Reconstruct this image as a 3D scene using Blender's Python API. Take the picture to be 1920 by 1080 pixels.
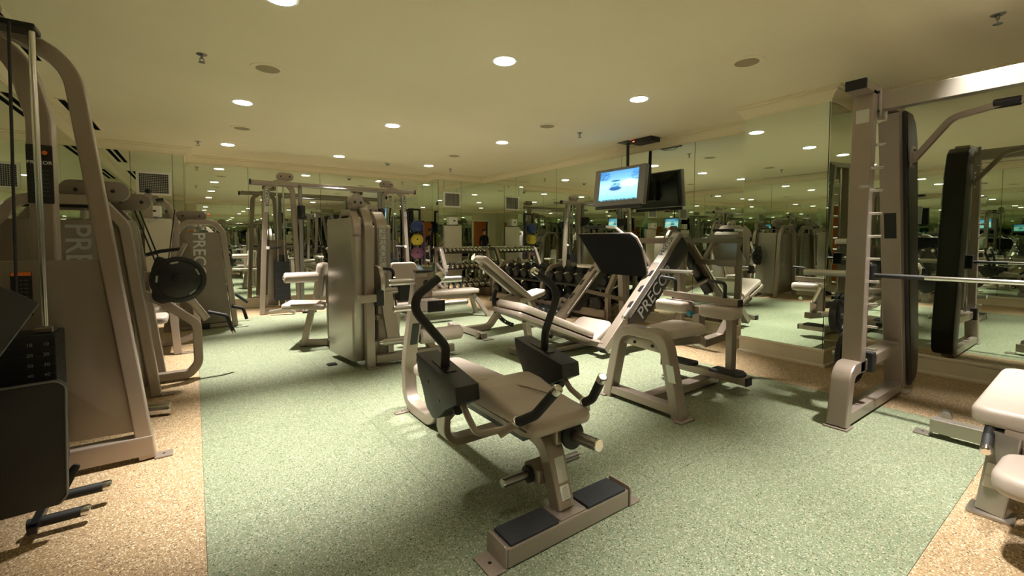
import bpy, bmesh, math, random
from mathutils import Vector, Matrix
random.seed(7)
for o in list(bpy.data.objects): bpy.data.objects.remove(o)
scene = bpy.context.scene
COL = scene.collection
# ---------------------------------------------------------------- camera
F_PX = 835.0
PITCH = math.atan(38/835.0); YAW = math.atan(597/math.hypot(835, 38))
cam_d = bpy.data.cameras.new('camera'); cam = bpy.data.objects.new('camera', cam_d); COL.objects.link(cam)
cam.location = (0, 0, 1.25)
cam.rotation_euler = (math.pi/2-PITCH, 0, -YAW)
cam_d.sensor_width = 36; cam_d.lens = F_PX/1920*36
cam_d.shift_y = -52/1920; cam_d.clip_start = 0.02
scene.camera = cam
# ---------------------------------------------------------------- world, lights, exposure
w = bpy.data.worlds.new('world'); scene.world = w; w.use_nodes = True
w.node_tree.nodes['Background'].inputs[0].default_value = (0.9, 0.8, 0.6, 1)
w.node_tree.nodes['Background'].inputs[1].default_value = 0.0
vs = scene.view_settings
vs.view_transform = 'Standard'; vs.look = 'None'; vs.gamma = 1; vs.exposure = 0.84
try: vs.use_curve_mapping = False
except Exception: pass
cy = scene.cycles
cy.max_bounces = 14; cy.glossy_bounces = 12; cy.diffuse_bounces = 5; cy.transmission_bounces = 4
cy.caustics_reflective = True; cy.sample_clamp_indirect = 4.0; cy.blur_glossy = 0.3
LAMP_W = 540.0; LAMP_COL = (1.0, 0.945, 0.86); LENS_E = 14.0
CEIL = 2.70
XL, XR, YF, YB = -1.28, 5.57, -0.90, 9.50
LX = (0.46, 2.09, 3.77); LY = (0.53, 3.03, 5.53, 8.08)
# ---------------------------------------------------------------- materials
MATS = {}
def pmat(name, col, rough=.5, metal=0., bump=0., bscale=300., spec=.5, var=0., vscale=6., emis=None, estr=0., coat=0.):
    m = bpy.data.materials.new(name); m.use_nodes = True
    nt = m.node_tree; b = nt.nodes['Principled BSDF']
    b.inputs['Base Color'].default_value = (*col, 1); b.inputs['Roughness'].default_value = rough
    b.inputs['Metallic'].default_value = metal; b.inputs['Specular IOR Level'].default_value = spec
    b.inputs['Coat Weight'].default_value = coat
    tc = nt.nodes.new('ShaderNodeTexCoord')
    if var:
        n = nt.nodes.new('ShaderNodeTexNoise'); n.inputs['Scale'].default_value = vscale; n.inputs['Detail'].default_value = 4
        r = nt.nodes.new('ShaderNodeMapRange'); r.inputs[1].default_value = .3; r.inputs[2].default_value = .7
        r.inputs[3].default_value = 1-var; r.inputs[4].default_value = 1+var
        mx = nt.nodes.new('ShaderNodeMix'); mx.data_type = 'RGBA'; mx.blend_type = 'MULTIPLY'; mx.inputs[0].default_value = 1
        mx.inputs[6].default_value = (*col, 1)
        nt.links.new(tc.outputs['Object'], n.inputs['Vector']); nt.links.new(n.outputs['Fac'], r.inputs[0])
        nt.links.new(r.outputs[0], mx.inputs[7]); nt.links.new(mx.outputs[2], b.inputs['Base Color'])
    if bump:
        n = nt.nodes.new('ShaderNodeTexNoise'); n.inputs['Scale'].default_value = bscale
        bp = nt.nodes.new('ShaderNodeBump'); bp.inputs['Strength'].default_value = bump; bp.inputs['Distance'].default_value = .002
        nt.links.new(tc.outputs['Object'], n.inputs['Vector']); nt.links.new(n.outputs['Fac'], bp.inputs['Height'])
        nt.links.new(bp.outputs[0], b.inputs['Normal'])
    if emis:
        b.inputs['Emission Color'].default_value = (*emis, 1); b.inputs['Emission Strength'].default_value = estr
    MATS[name] = m; return m
def speckle(name, col, light, dark, extra, rough=.6):
    m = bpy.data.materials.new(name); m.use_nodes = True; nt = m.node_tree; b = nt.nodes['Principled BSDF']
    tc = nt.nodes.new('ShaderNodeTexCoord')
    geo = nt.nodes.new('ShaderNodeNewGeometry')
    def layer(prev, scale, th, c, seed, soft=.02):
        v = nt.nodes.new('ShaderNodeTexVoronoi'); v.inputs['Scale'].default_value = scale
        mp = nt.nodes.new('ShaderNodeMapping'); mp.inputs['Location'].default_value = (seed, seed*2, 0)
        nt.links.new(geo.outputs['Position'], mp.inputs[0]); nt.links.new(mp.outputs[0], v.inputs['Vector'])
        sep = nt.nodes.new('ShaderNodeSeparateColor'); nt.links.new(v.outputs['Color'], sep.inputs[0])
        g = nt.nodes.new('ShaderNodeMath'); g.operation = 'GREATER_THAN'; g.inputs[1].default_value = th
        nt.links.new(sep.outputs[0], g.inputs[0])
        mx = nt.nodes.new('ShaderNodeMix'); mx.data_type = 'RGBA'
        nt.links.new(g.outputs[0], mx.inputs[0]); nt.links.new(prev, mx.inputs[6]); mx.inputs[7].default_value = (*c, 1)
        return mx.outputs[2]
    n = nt.nodes.new('ShaderNodeTexNoise'); n.inputs['Scale'].default_value = 1.6; n.inputs['Detail'].default_value = 5
    nt.links.new(geo.outputs['Position'], n.inputs['Vector'])
    mx = nt.nodes.new('ShaderNodeMix'); mx.data_type = 'RGBA'
    nt.links.new(n.outputs['Fac'], mx.inputs[0])
    mx.inputs[6].default_value = (*[c*.86 for c in col], 1); mx.inputs[7].default_value = (*[min(1, c*1.14) for c in col], 1)
    o = layer(mx.outputs[2], 170, .80, extra, 1.3)
    o = layer(o, 230, .86, light, 4.1)
    o = layer(o, 210, .93, dark, 7.7)
    nt.links.new(o, b.inputs['Base Color']); b.inputs['Roughness'].default_value = rough
    b.inputs['Specular IOR Level'].default_value = .35
    nb = nt.nodes.new('ShaderNodeTexNoise'); nb.inputs['Scale'].default_value = 240
    nt.links.new(geo.outputs['Position'], nb.inputs['Vector'])
    bp = nt.nodes.new('ShaderNodeBump'); bp.inputs['Strength'].default_value = .25; bp.inputs['Distance'].default_value = .002
    nt.links.new(nb.outputs['Fac'], bp.inputs['Height']); nt.links.new(bp.outputs[0], b.inputs['Normal'])
    MATS[name] = m
speckle('green_rubber', (.195, .238, .148), (.44, .45, .34), (.05, .07, .03), (.25, .245, .15))
speckle('tan_rubber', (.40, .275, .155), (.78, .66, .46), (.10, .07, .04), (.30, .20, .10))
pmat('ceiling_paint', (.90, .81, .60), .75, bump=.1, bscale=120, var=.02, vscale=1.2)
pmat('crown_paint', (.85, .75, .53), .6)
pmat('wall_paint', (.62, .55, .38), .7, bump=.1, bscale=200)
pmat('base_paint', (.70, .64, .50), .45, var=.04)
pmat('orange_paint', (.72, .33, .09), .7, bump=.1, bscale=100)
pmat('beige', (.365, .30, .25), .34, .45, bump=.05, bscale=500, var=.03, coat=.15)
pmat('beige_panel', (.215, .175, .135), .42, .3, bump=.06, bscale=400, var=.04)
pmat('silver_beige', (.43, .39, .34), .30, .7)
pmat('vinyl', (.47, .395, .34), .42, bump=.15, bscale=350, var=.03)
pmat('vinyl_side', (.34, .28, .22), .45, bump=.15, bscale=350)
pmat('black_textured', (.022, .022, .023), .45, bump=.5, bscale=420)
pmat('black_rubber', (.014, .014, .014), .62, bump=.3, bscale=300)
pmat('plate_black', (.010, .010, .010), .8, bump=.3, bscale=400, spec=.12)
pmat('black_paint', (.012, .012, .013), .35)
pmat('tread', (.03, .032, .036), .75, bump=.7, bscale=260, var=.15, vscale=80)
pmat('dark_board', (.03, .031, .033), .55, bump=.1, bscale=200, var=.1)
pmat('edge_grey', (.17, .17, .17), .5)
pmat('charcoal', (.022, .021, .02), .42)
pmat('chrome', (.78, .77, .74), .16, 1.)
pmat('brushed', (.55, .53, .49), .3, 1., bump=.15, bscale=600)
pmat('dull_steel', (.30, .29, .27), .35, 1.)
pmat('iron', (.014, .014, .015), .48, .1, bump=.2, bscale=150)
pmat('white_plastic', (.78, .76, .70), .4)
pmat('white_panel', (.66, .62, .50), .55, var=.02)
pmat('label_silver', (.62, .62, .58), .35, .4)
pmat('label_white', (.78, .78, .74), .5)
pmat('label_black', (.015, .015, .015), .4)
pmat('label_orange', (.75, .16, .03), .5)
pmat('label_grey', (.33, .32, .30), .5)
pmat('tv_grey', (.27, .27, .27), .38, .3)
pmat('speaker_mesh', (.40, .33, .20), .8, bump=.5, bscale=500)
pmat('blue_knob', (.02, .22, .35), .35)
pmat('ball_blue', (.02, .05, .20), .4, bump=.2, bscale=120)
pmat('ball_yellow', (.62, .50, .05), .4, bump=.2, bscale=120)
pmat('ball_purple', (.25, .10, .24), .4, bump=.2, bscale=120)
pmat('ball_pale', (.30, .42, .55), .4, bump=.2, bscale=120)
pmat('gap', (.03, .035, .03), .8)
pmat('mirror_backing', (.035, .05, .04), .7)
pmat('slot_black', (.006, .006, .006), .95, spec=.05)
pmat('led', (.9, .05, .02), .4, emis=(1, .08, .03), estr=3)
pmat('lens', (1, 1, 1), .4, emis=(1, .93, .80), estr=LENS_E)
pmat('door_wood', (.50, .42, .27), .5, var=.05)
pmat('skin', (.50, .30, .21), .55)
pmat('dark_cloth', (.018, .017, .02), .85, bump=.3, bscale=200)
pmat('hair', (.03, .02, .012), .6)
def mirror_mat():
    m = bpy.data.materials.new('mirror'); m.use_nodes = True; nt = m.node_tree; nt.nodes.clear()
    o = nt.nodes.new('ShaderNodeOutputMaterial'); g = nt.nodes.new('ShaderNodeBsdfGlossy')
    g.inputs['Color'].default_value = (.76, .82, .73, 1); g.inputs['Roughness'].default_value = 0.0
    nt.links.new(g.outputs[0], o.inputs[0]); MATS['mirror'] = m
mirror_mat()
def screen_mat():
    m = bpy.data.materials.new('screen'); m.use_nodes = True; nt = m.node_tree; b = nt.nodes['Principled BSDF']
    tc = nt.nodes.new('ShaderNodeTexCoord'); sp = nt.nodes.new('ShaderNodeSeparateXYZ')
    nt.links.new(tc.outputs['Generated'], sp.inputs[0])
    # generated: y across (0 right, 1 left as seen), z up
    ramp = nt.nodes.new('ShaderNodeValToRGB'); e = ramp.color_ramp
    e.elements[0].position = 0; e.elements[0].color = (.25, .75, .95, 1); e.elements[1].position = 1; e.elements[1].color = (.10, .38, .80, 1)
    for p, c in ((.25, (.45, .90, 1, 1)), (.5, (.55, .92, 1, 1)), (.62, (.40, .80, .98, 1)), (.75, (.22, .60, .95, 1))):
        q = e.elements.new(p); q.color = c
    nt.links.new(sp.outputs[2], ramp.inputs[0])
    def blob(cy_, cz_, sy, sz, lo, hi):
        def sq(out, c, s):
            a = nt.nodes.new('ShaderNodeMath'); a.operation = 'SUBTRACT'; a.inputs[1].default_value = c; nt.links.new(out, a.inputs[0])
            d = nt.nodes.new('ShaderNodeMath'); d.operation = 'DIVIDE'; d.inputs[1].default_value = s; nt.links.new(a.outputs[0], d.inputs[0])
            p = nt.nodes.new('ShaderNodeMath'); p.operation = 'MULTIPLY'; nt.links.new(d.outputs[0], p.inputs[0]); nt.links.new(d.outputs[0], p.inputs[1])
            return p.outputs[0]
        s = nt.nodes.new('ShaderNodeMath'); s.operation = 'ADD'
        nt.links.new(sq(sp.outputs[1], cy_, sy), s.inputs[0]); nt.links.new(sq(sp.outputs[2], cz_, sz), s.inputs[1])
        r = nt.nodes.new('ShaderNodeMapRange'); r.interpolation_type = 'SMOOTHSTEP'
        r.inputs[1].default_value = lo; r.inputs[2].default_value = hi; r.inputs[3].default_value = 1; r.inputs[4].default_value = 0
        nt.links.new(s.outputs[0], r.inputs[0]); return r.outputs[0]
    cur = ramp.outputs[0]
    nz = nt.nodes.new('ShaderNodeTexNoise'); nz.inputs['Scale'].default_value = 16; nz.inputs['Detail'].default_value = 6
    nt.links.new(tc.outputs['Generated'], nz.inputs['Vector'])
    def mixin(f, c, mod=False):
        global _dummy
        nonlocal cur
        if mod:
            mm = nt.nodes.new('ShaderNodeMath'); mm.operation = 'MULTIPLY'; nt.links.new(f, mm.inputs[0])
            rr = nt.nodes.new('ShaderNodeMapRange'); rr.inputs[1].default_value = .35; rr.inputs[2].default_value = .6
            nt.links.new(nz.outputs['Fac'], rr.inputs[0]); nt.links.new(rr.outputs[0], mm.inputs[1]); f = mm.outputs[0]
        mx = nt.nodes.new('ShaderNodeMix'); mx.data_type = 'RGBA'; nt.links.new(f, mx.inputs[0]); nt.links.new(cur, mx.inputs[6])
        mx.inputs[7].default_value = (*c, 1); cur = mx.outputs[2]
    mixin(blob(.90, .85, .22, .18, .3, 1), (.03, .20, .55), True)
    mixin(blob(.05, .80, .16, .22, .3, 1), (.05, .28, .65), True)
    mixin(blob(.22, .55, .28, .16, .1, 1), (.80, .97, 1))
    mixin(blob(.57, .40, .20, .09, .3, 1), (.01, .12, .38))
    mixin(blob(.57, .52, .15, .10, .4, 1), (.05, .35, .62), True)
    mixin(blob(.57, .66, .15, .035, .3, 1), (.02, .18, .45))
    mixin(blob(.5, .0, .9, .045, .6, 1), (.03, .07, .12), True)
    b.inputs['Base Color'].default_value = (.02, .02, .02, 1); b.inputs['Roughness'].default_value = .3
    nt.links.new(cur, b.inputs['Emission Color']); b.inputs['Emission Strength'].default_value = .72
    MATS['screen'] = m
screen_mat()
# ---------------------------------------------------------------- helpers
ORG = {}
def reg(o, org): ORG[o.name] = Vector(org)
def tag(o, label=None, cat=None, group=None, kind=None):
    if label: o['label'] = label
    if cat: o['category'] = cat
    if group: o['group'] = group
    if kind: o['kind'] = kind
    return o
def thing(name, label, cat, loc, group=None, local=False, rz=0.):
    o = bpy.data.objects.new(name, None); COL.objects.link(o); o.location = loc; o.rotation_euler.z = rz
    o.empty_display_size = .1
    tag(o, label, cat, group); reg(o, (0, 0, 0) if local else loc); return o
def link(name, verts, faces, mat, parent=None, smooth=True, angle=35, org=None):
    me = bpy.data.meshes.new(name)
    if parent is not None: og = ORG[parent.name]
    else: og = Vector(org) if org is not None else Vector((0, 0, 0))
    me.from_pydata([tuple(Vector(v)-og) for v in verts], [], faces)
    me.materials.append(MATS[mat] if isinstance(mat, str) else mat)
    bm = bmesh.new(); bm.from_mesh(me); bmesh.ops.recalc_face_normals(bm, faces=bm.faces); bm.to_mesh(me); bm.free()
    if smooth:
        me.polygons.foreach_set('use_smooth', [True]*len(me.polygons)); me.set_sharp_from_angle(angle=math.radians(angle))
    o = bpy.data.objects.new(name, me); COL.objects.link(o)
    if parent is not None: o.parent = parent
    else: o.location = og
    reg(o, og); return o
class MB:
    def __init__(s): s.v = []; s.f = []
    def add(s, vf):
        b = len(s.v); s.v += [Vector(p) for p in vf[0]]; s.f += [[i+b for i in f] for f in vf[1]]; return s
    def build(s, name, mat, parent=None, **k): return link(name, s.v, s.f, mat, parent, **k)
def rrect(w, h, r, n=4):
    r = max(1e-5, min(r, w/2*.999, h/2*.999)); out = []
    for cx, cy_, a0 in ((w/2-r, h/2-r, 0), (-w/2+r, h/2-r, 90), (-w/2+r, -h/2+r, 180), (w/2-r, -h/2+r, 270)):
        for i in range(n+1):
            a = math.radians(a0+90*i/n); out.append((cx+r*math.cos(a), cy_+r*math.sin(a)))
    return out
def rpoly(pts, r, n=4):
    out = []; N = len(pts)
    rs = r if isinstance(r, (list, tuple)) else [r]*N
    for i in range(N):
        p = Vector(pts[i]); a = Vector(pts[i-1])-p; b = Vector(pts[(i+1) % N])-p
        la, lb = a.length, b.length; a.normalize(); b.normalize()
        ang = math.acos(max(-1, min(1, a.dot(b))))
        d = min(rs[i]/max(1e-4, math.tan(ang/2)), la*.49, lb*.49)
        if rs[i] <= 1e-5 or ang > math.radians(176): out.append(tuple(p)); continue
        p0 = p+a*d; p1 = p+b*d
        for k in range(n+1):
            t = k/n; q = p0*(1-t)**2+p*2*t*(1-t)+p1*t*t; out.append(tuple(q))
    return out
def slab_vf(o, u, v, outline, t, bev=0., seg=2, t0=0.):
    o = Vector(o); u = Vector(u).normalized(); v = Vector(v).normalized(); n = u.cross(v)
    N = len(outline); pts = [Vector((a, b)) for a, b in outline]
    ar = sum(pts[i].x*pts[(i+1) % N].y-pts[(i+1) % N].x*pts[i].y for i in range(N))
    sgn = 1 if ar > 0 else -1
    def inset(d):
        if d == 0: return pts
        res = []
        for i in range(N):
            e1 = pts[i]-pts[i-1]; e2 = pts[(i+1) % N]-pts[i]
            if e1.length < 1e-7: e1 = e2
            if e2.length < 1e-7: e2 = e1
            n1 = Vector((-e1.y, e1.x)).normalized(); n2 = Vector((-e2.y, e2.x)).normalized()
            m = n1+n2
            if m.length < 1e-5: m = n1.copy()
            m.normalize(); k = 1/max(.5, m.dot(n1))
            res.append(pts[i]+m*(d*sgn*k))
        return res
    rings = []
    if bev > 0:
        bev = min(bev, t*.499)
        for k in range(seg+1):
            a = math.pi/2*k/seg; rings.append((bev*(1-math.sin(a)), bev*(1-math.cos(a))))
        up = [(i_, t-h_) for i_, h_ in reversed(rings)]
        rings += up
    else: rings = [(0, 0), (0, t)]
    V = []; Fc = []
    for ins, h in rings:
        for p in inset(ins): V.append(o+u*p.x+v*p.y+n*(h+t0))
    R = len(rings)
    for r in range(R-1):
        for i in range(N):
            j = (i+1) % N; Fc.append([r*N+i, r*N+j, (r+1)*N+j, (r+1)*N+i])
    Fc.append(list(range(N))[::-1]); Fc.append([(R-1)*N+i for i in range(N)])
    return V, Fc
def slab(name, parent, mat, o, u, v, outline, t, bev=0., seg=2, **k):
    V, Fc = slab_vf(o, u, v, outline, t, bev, seg); return link(name, V, Fc, mat, parent, **k)
def box_vf(x, y, z, bev=0.):
    w, h = x[1]-x[0], y[1]-y[0]
    ol = rrect(w, h, bev, 2) if bev > 0 else [(-w/2, -h/2), (w/2, -h/2), (w/2, h/2), (-w/2, h/2)]
    return slab_vf(((x[0]+x[1])/2, (y[0]+y[1])/2, z[0]), (1, 0, 0), (0, 1, 0), ol, z[1]-z[0], bev, 2)
def box(name, parent, mat, x, y, z, bev=.004, **k):
    V, Fc = box_vf(x, y, z, bev); k.setdefault('angle', 20); return link(name, V, Fc, mat, parent, **k)
def fillet(pts, r, n=6):
    pts = [Vector(p) for p in pts]; out = [pts[0]]
    for i in range(1, len(pts)-1):
        p = pts[i]; a = pts[i-1]-p; b = pts[i+1]-p; la, lb = a.length, b.length; a.normalize(); b.normalize()
        ang = math.acos(max(-1, min(1, a.dot(b))))
        rr = r[i-1] if isinstance(r, (list, tuple)) else r
        if ang > math.radians(177) or rr <= 0: out.append(p); continue
        d = min(rr/math.tan(ang/2), la*.48, lb*.48)
        p0 = p+a*d; p1 = p+b*d; R = d*math.tan(ang/2)
        c = p+(a+b).normalized()*(R/math.sin(ang/2)) if ang > .01 else p
        v0 = p0-c; v1 = p1-c; tot = v0.angle(v1); ax = v0.cross(v1)
        if ax.length < 1e-9: out.append(p); continue
        ax.normalize()
        for k in range(n+1): out.append(c+Matrix.Rotation(tot*k/n, 3, ax) @ v0)
    out.append(pts[-1]); return out
def tube_vf(pts, w, h, nrm, r=.012, fil=.08, n=6, taper=None):
    r = r*.55 if r < .03 else r
    P = fillet(pts, fil, n); nrm = Vector(nrm).normalized(); V = []; Fc = []
    L = [0]
    for i in range(1, len(P)): L.append(L[-1]+(P[i]-P[i-1]).length)
    for i, p in enumerate(P):
        if i == 0: t = P[1]-P[0]; t1 = t
        elif i == len(P)-1: t = P[-1]-P[-2]; t1 = t
        else: t = (P[i]-P[i-1]).normalized()+(P[i+1]-P[i]).normalized(); t1 = P[i+1]-P[i]
        t.normalize(); t1 = t1.normalized(); k = 1/max(.4, t.dot(t1))
        s = nrm.cross(t).normalized(); nn = t.cross(s).normalized()
        s_ = 1.0 if taper is None else taper[0]+(taper[1]-taper[0])*L[i]/L[-1]
        for a, b in rrect(w, h*s_, r, 2): V.append(p+nn*a+s*b*k)
    M = len(V)//len(P)
    for i in range(len(P)-1):
        for j in range(M):
            q = (j+1) % M; Fc.append([i*M+j, i*M+q, (i+1)*M+q, (i+1)*M+j])
    Fc.append(list(range(M))[::-1]); Fc.append([(len(P)-1)*M+j for j in range(M)])
    return V, Fc
def tube(name, parent, mat, pts, w, h, nrm, r=.012, fil=.08, n=6, taper=None, **k):
    V, Fc = tube_vf(pts, w, h, nrm, r, fil, n, taper); k.setdefault('angle', 20 if r < .03 else 35); return link(name, V, Fc, mat, parent, **k)
def rod_vf(pts, r, fil=.04, seg=12, n=6):
    P = fillet(pts, fil, n); V = []; Fc = []
    t = (P[1]-P[0]).normalized(); ref = Vector((0, 0, 1)) if abs(t.z) < .9 else Vector((1, 0, 0))
    s = t.cross(ref).normalized()
    for i, p in enumerate(P):
        if i == 0: t = P[1]-P[0]
        elif i == len(P)-1: t = P[-1]-P[-2]
        else: t = (P[i]-P[i-1]).normalized()+(P[i+1]-P[i]).normalized()
        t = t.normalized(); s = (s-t*s.dot(t)).normalized(); b = t.cross(s)
        for j in range(seg):
            a = 2*math.pi*j/seg; V.append(p+(s*math.cos(a)+b*math.sin(a))*r)
    for i in range(len(P)-1):
        for j in range(seg):
            q = (j+1) % seg; Fc.append([i*seg+j, i*seg+q, (i+1)*seg+q, (i+1)*seg+j])
    Fc.append(list(range(seg))[::-1]); Fc.append([(len(P)-1)*seg+j for j in range(seg)])
    return V, Fc
def rod(name, parent, mat, pts, r, fil=.04, seg=12, **k):
    V, Fc = rod_vf(pts, r, fil, seg); return link(name, V, Fc, mat, parent, **k)
def lathe_vf(p0, ax, prof, seg=24):
    """prof: list of (distance along axis, radius)"""
    p0 = Vector(p0); ax = Vector(ax).normalized(); ref = Vector((0, 0, 1)) if abs(ax.z) < .9 else Vector((1, 0, 0))
    s = ax.cross(ref).normalized(); b = ax.cross(s); V = []; Fc = []
    for d, r in prof:
        for j in range(seg):
            a = 2*math.pi*j/seg; V.append(p0+ax*d+(s*math.cos(a)+b*math.sin(a))*max(r, 1e-4))
    for i in range(len(prof)-1):
        for j in range(seg):
            q = (j+1) % seg; Fc.append([i*seg+j, i*seg+q, (i+1)*seg+q, (i+1)*seg+j])
    Fc.append(list(range(seg))[::-1]); Fc.append([(len(prof)-1)*seg+j for j in range(seg)])
    return V, Fc
def lathe(name, parent, mat, p0, ax, prof, seg=24, **k):
    V, Fc = lathe_vf(p0, ax, prof, seg); return link(name, V, Fc, mat, parent, **k)
def cyl_vf(p0, p1, r, bev=.003, seg=20):
    d = Vector(p1)-Vector(p0); L = d.length; bev = min(bev, L*.3, r*.5)
    return lathe_vf(p0, d, [(0, r-bev), (bev, r), (L-bev, r), (L, r-bev)], seg)
def cyl(name, parent, mat, p0, p1, r, bev=.003, seg=20, **k):
    V, Fc = cyl_vf(p0, p1, r, bev, seg); return link(name, V, Fc, mat, parent, **k)
def ball_vf(c, r, seg=24, rings=14):
    return lathe_vf(Vector(c)-Vector((0, 0, r)), (0, 0, 1), [(r-r*math.cos(math.pi*i/rings), r*math.sin(math.pi*i/rings)) for i in range(rings+1)], seg)
def pad(name, parent, o, u, v, w, h, t, r=.05, mat='vinyl', bev=None, outline=None, seg=3):
    """cushion centred on o in the (u,v) plane, thickness t towards u x v; with a seam band as sub-part"""
    ol = outline or rrect(w, h, r, 5)
    p = slab(name, parent, mat, o, u, v, ol, t, bev if bev else t*.32, seg)
    return p
FONT = None
def text(name, parent, mat, s, o, u, v, size, depth=.0015, offset=.0, align='CENTER'):
    """flat lettering with baseline direction u, up direction v, centred at o"""
    cu = bpy.data.curves.new(name, 'FONT'); cu.body = s; cu.size = 1; cu.align_x = align; cu.align_y = 'CENTER'
    cu.offset = offset; cu.extrude = 0; cu.resolution_u = 3
    to = bpy.data.objects.new(name, cu); COL.objects.link(to)
    dg = bpy.context.evaluated_depsgraph_get(); me = bpy.data.meshes.new_from_object(to.evaluated_get(dg))
    bpy.data.objects.remove(to); bpy.data.curves.remove(cu)
    u = Vector(u).normalized(); v = Vector(v).normalized(); n = u.cross(v); o = Vector(o)
    og = ORG[parent.name]; vs_ = [x.co.copy() for x in me.vertices]; fs = [list(p.vertices) for p in me.polygons]
    bpy.data.meshes.remove(me)
    return link(name, [o+u*p.x*size+v*p.y*size+n*depth for p in vs_], fs, mat, parent, smooth=False)
def copy_tree(o, parent=None, only=None):
    c = o.copy(); COL.objects.link(c); c.parent = parent
    for ch in list(o.children): copy_tree(ch, c)
    return c
def struct(o, label, cat): return tag(o, label, cat, kind='structure')
def ordinal(i): return ['first', 'second', 'third', 'fourth', 'fifth', 'sixth', 'seventh', 'eighth', 'ninth', 'tenth', 'eleventh', 'twelfth', 'thirteenth', 'fourteenth'][i]
X_, Y_, Z_ = Vector((1, 0, 0)), Vector((0, 1, 0)), Vector((0, 0, 1))
# ================================================================ ROOM
PER = [(XL, YF), (XR, YF), (XR, 1.75), (5.0, 1.75), (5.0, 2.55), (XR, 2.55), (XR, 8.95), (4.40, 8.95), (4.40, YB), (-.10, YB), (-.10, 8.75), (XL, 8.75)]
floor = link('floor', *box_vf((XL-.1, XR+.1), (YF-.1, YB+.1), (-.06, -.006)), 'gap'); struct(floor, 'speckled rubber floor, green in the middle with a tan border', 'floor')
GX0, GX1, GY0, GY1 = .01, 4.19, .45, 8.28
TS = .953; GAP = .0008
def cuts(a, b, start, step):
    c = [a]; k = math.ceil((a-start)/step+.05)
    while start+k*step < b-.06: c.append(start+k*step); k += 1
    return c+[b]
def tiles(xs, ys, mat):
    for i in range(len(xs)-1):
        for j in range(len(ys)-1):
            x0, x1, y0, y1 = xs[i]+GAP, xs[i+1]-GAP, ys[j]+GAP, ys[j+1]-GAP
            cx, cyy = (x0+x1)/2, (y0+y1)/2
            t = link('rubber_tile', *box_vf((x0, x1), (y0, y1), (-.008, 0), 0), mat, floor, smooth=False)
gx = cuts(GX0, GX1, GX0, TS); gy = cuts(GY0, GY1, GY0, TS)
tiles(gx, gy, 'green_rubber')
bx_ = [XL, GX0]; tiles(bx_, cuts(YF, YB, GY0, TS), 'tan_rubber')
tiles([GX1, XR], cuts(YF, YB, GY0, TS), 'tan_rubber')
tiles(gx, [YF, GY0], 'tan_rubber'); tiles(gx, [GY1, YB], 'tan_rubber')
ceiling = link('ceiling', *box_vf((XL-.1, XR+.1), (YF-.1, YB+.1), (CEIL, CEIL+.1)), 'ceiling_paint'); struct(ceiling, 'cream painted ceiling with recessed lights', 'ceiling')
MZ0, MZ1 = .175, 2.58; WT = .12
DX0, DX1, DH = -.79, .01, 2.15
wr = link('wall_right', *box_vf((XR, XR+WT), (YF-WT, YB+WT), (-.05, CEIL)), 'mirror_backing'); struct(wr, 'long mirrored wall on the right behind the television', 'wall')
wl = link('wall_left', *box_vf((XL-WT, XL), (YF-WT, YB+WT), (-.05, CEIL)), 'mirror_backing'); struct(wl, 'mirrored wall on the left behind the weight towers', 'wall')
wb = link('wall_back', *box_vf((XL, XR), (YB, YB+WT), (-.05, CEIL)), 'mirror_backing'); struct(wb, 'mirrored far wall behind the cable crossover', 'wall')
m = MB(); m.add(box_vf((XL, DX0), (YF-WT, YF), (-.05, CEIL))); m.add(box_vf((DX1, XR), (YF-WT, YF), (-.05, CEIL))); m.add(box_vf((DX0, DX1), (YF-WT, YF), (DH, CEIL)))
wf = m.build('wall_front', 'wall_paint', smooth=False); struct(wf, 'mirrored wall with the doorway, seen only in reflection', 'wall')
wp = link('wall_pillar', *box_vf((5.0, XR), (1.75, 2.55), (0, CEIL)), 'mirror_backing'); struct(wp, 'mirror clad pillar on the right wall beside the smith machine', 'pillar')
wbr = link('wall_back_right', *box_vf((4.40, XR), (8.95, YB), (0, CEIL)), 'mirror_backing'); struct(wbr, 'mirror clad block in the far right corner behind the dumbbell rack', 'wall')
wbl = link('wall_back_left', *box_vf((XL, -.10), (8.75, YB), (0, CEIL)), 'mirror_backing'); struct(wbl, 'mirror clad block in the far left corner with air grille', 'wall')
def mirrors(parent, a, b, nrm, seams):
    """panels along the segment a->b (2D), nrm = inward normal; seams = fractions in metres from a"""
    a = Vector(a); b = Vector(b); d = (b-a).normalized(); s = [0]+seams+[(b-a).length]
    n = Vector((nrm[0], nrm[1], 0)); u = Vector((d.x, d.y, 0))
    for i in range(len(s)-1):
        wd = s[i+1]-s[i]-.006; c = a+d*((s[i]+s[i+1])/2)
        o = Vector((c.x, c.y, (MZ0+MZ1)/2))
        v = Z_ if u.cross(Z_).dot(n) > 0 else -Z_
        slab('mirror_panel', parent, 'mirror', o+n*.001, u, v, [(-wd/2, -(MZ1-MZ0)/2), (wd/2, -(MZ1-MZ0)/2), (wd/2, (MZ1-MZ0)/2), (-wd/2, (MZ1-MZ0)/2)], .006, smooth=False)
mirrors(wr, (XR, YF), (XR, 1.75), (-1, 0), [1.33])
mirrors(wr, (XR, 2.55), (XR, 8.95), (-1, 0), [.97, 2.24, 3.80, 5.10])
mirrors(wp, (5.0, 1.75), (5.0, 2.55), (-1, 0), [])
mirrors(wp, (XR, 1.75), (5.0, 1.75), (0, -1), [])
mirrors(wp, (XR, 2.55), (5.0, 2.55), (0, 1), [])
mirrors(wbr, (4.40, 8.95), (XR, 8.95), (0, -1), [.14, .57])
mirrors(wbr, (4.40, 8.95), (4.40, YB), (-1, 0), [.27])
mirrors(wb, (-.10, YB), (4.40, YB), (0, -1), [.94, 2.18, 3.40])
mirrors(wbl, (XL, 8.75), (-.10, 8.75), (0, -1), [.54, 1.04])
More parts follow.
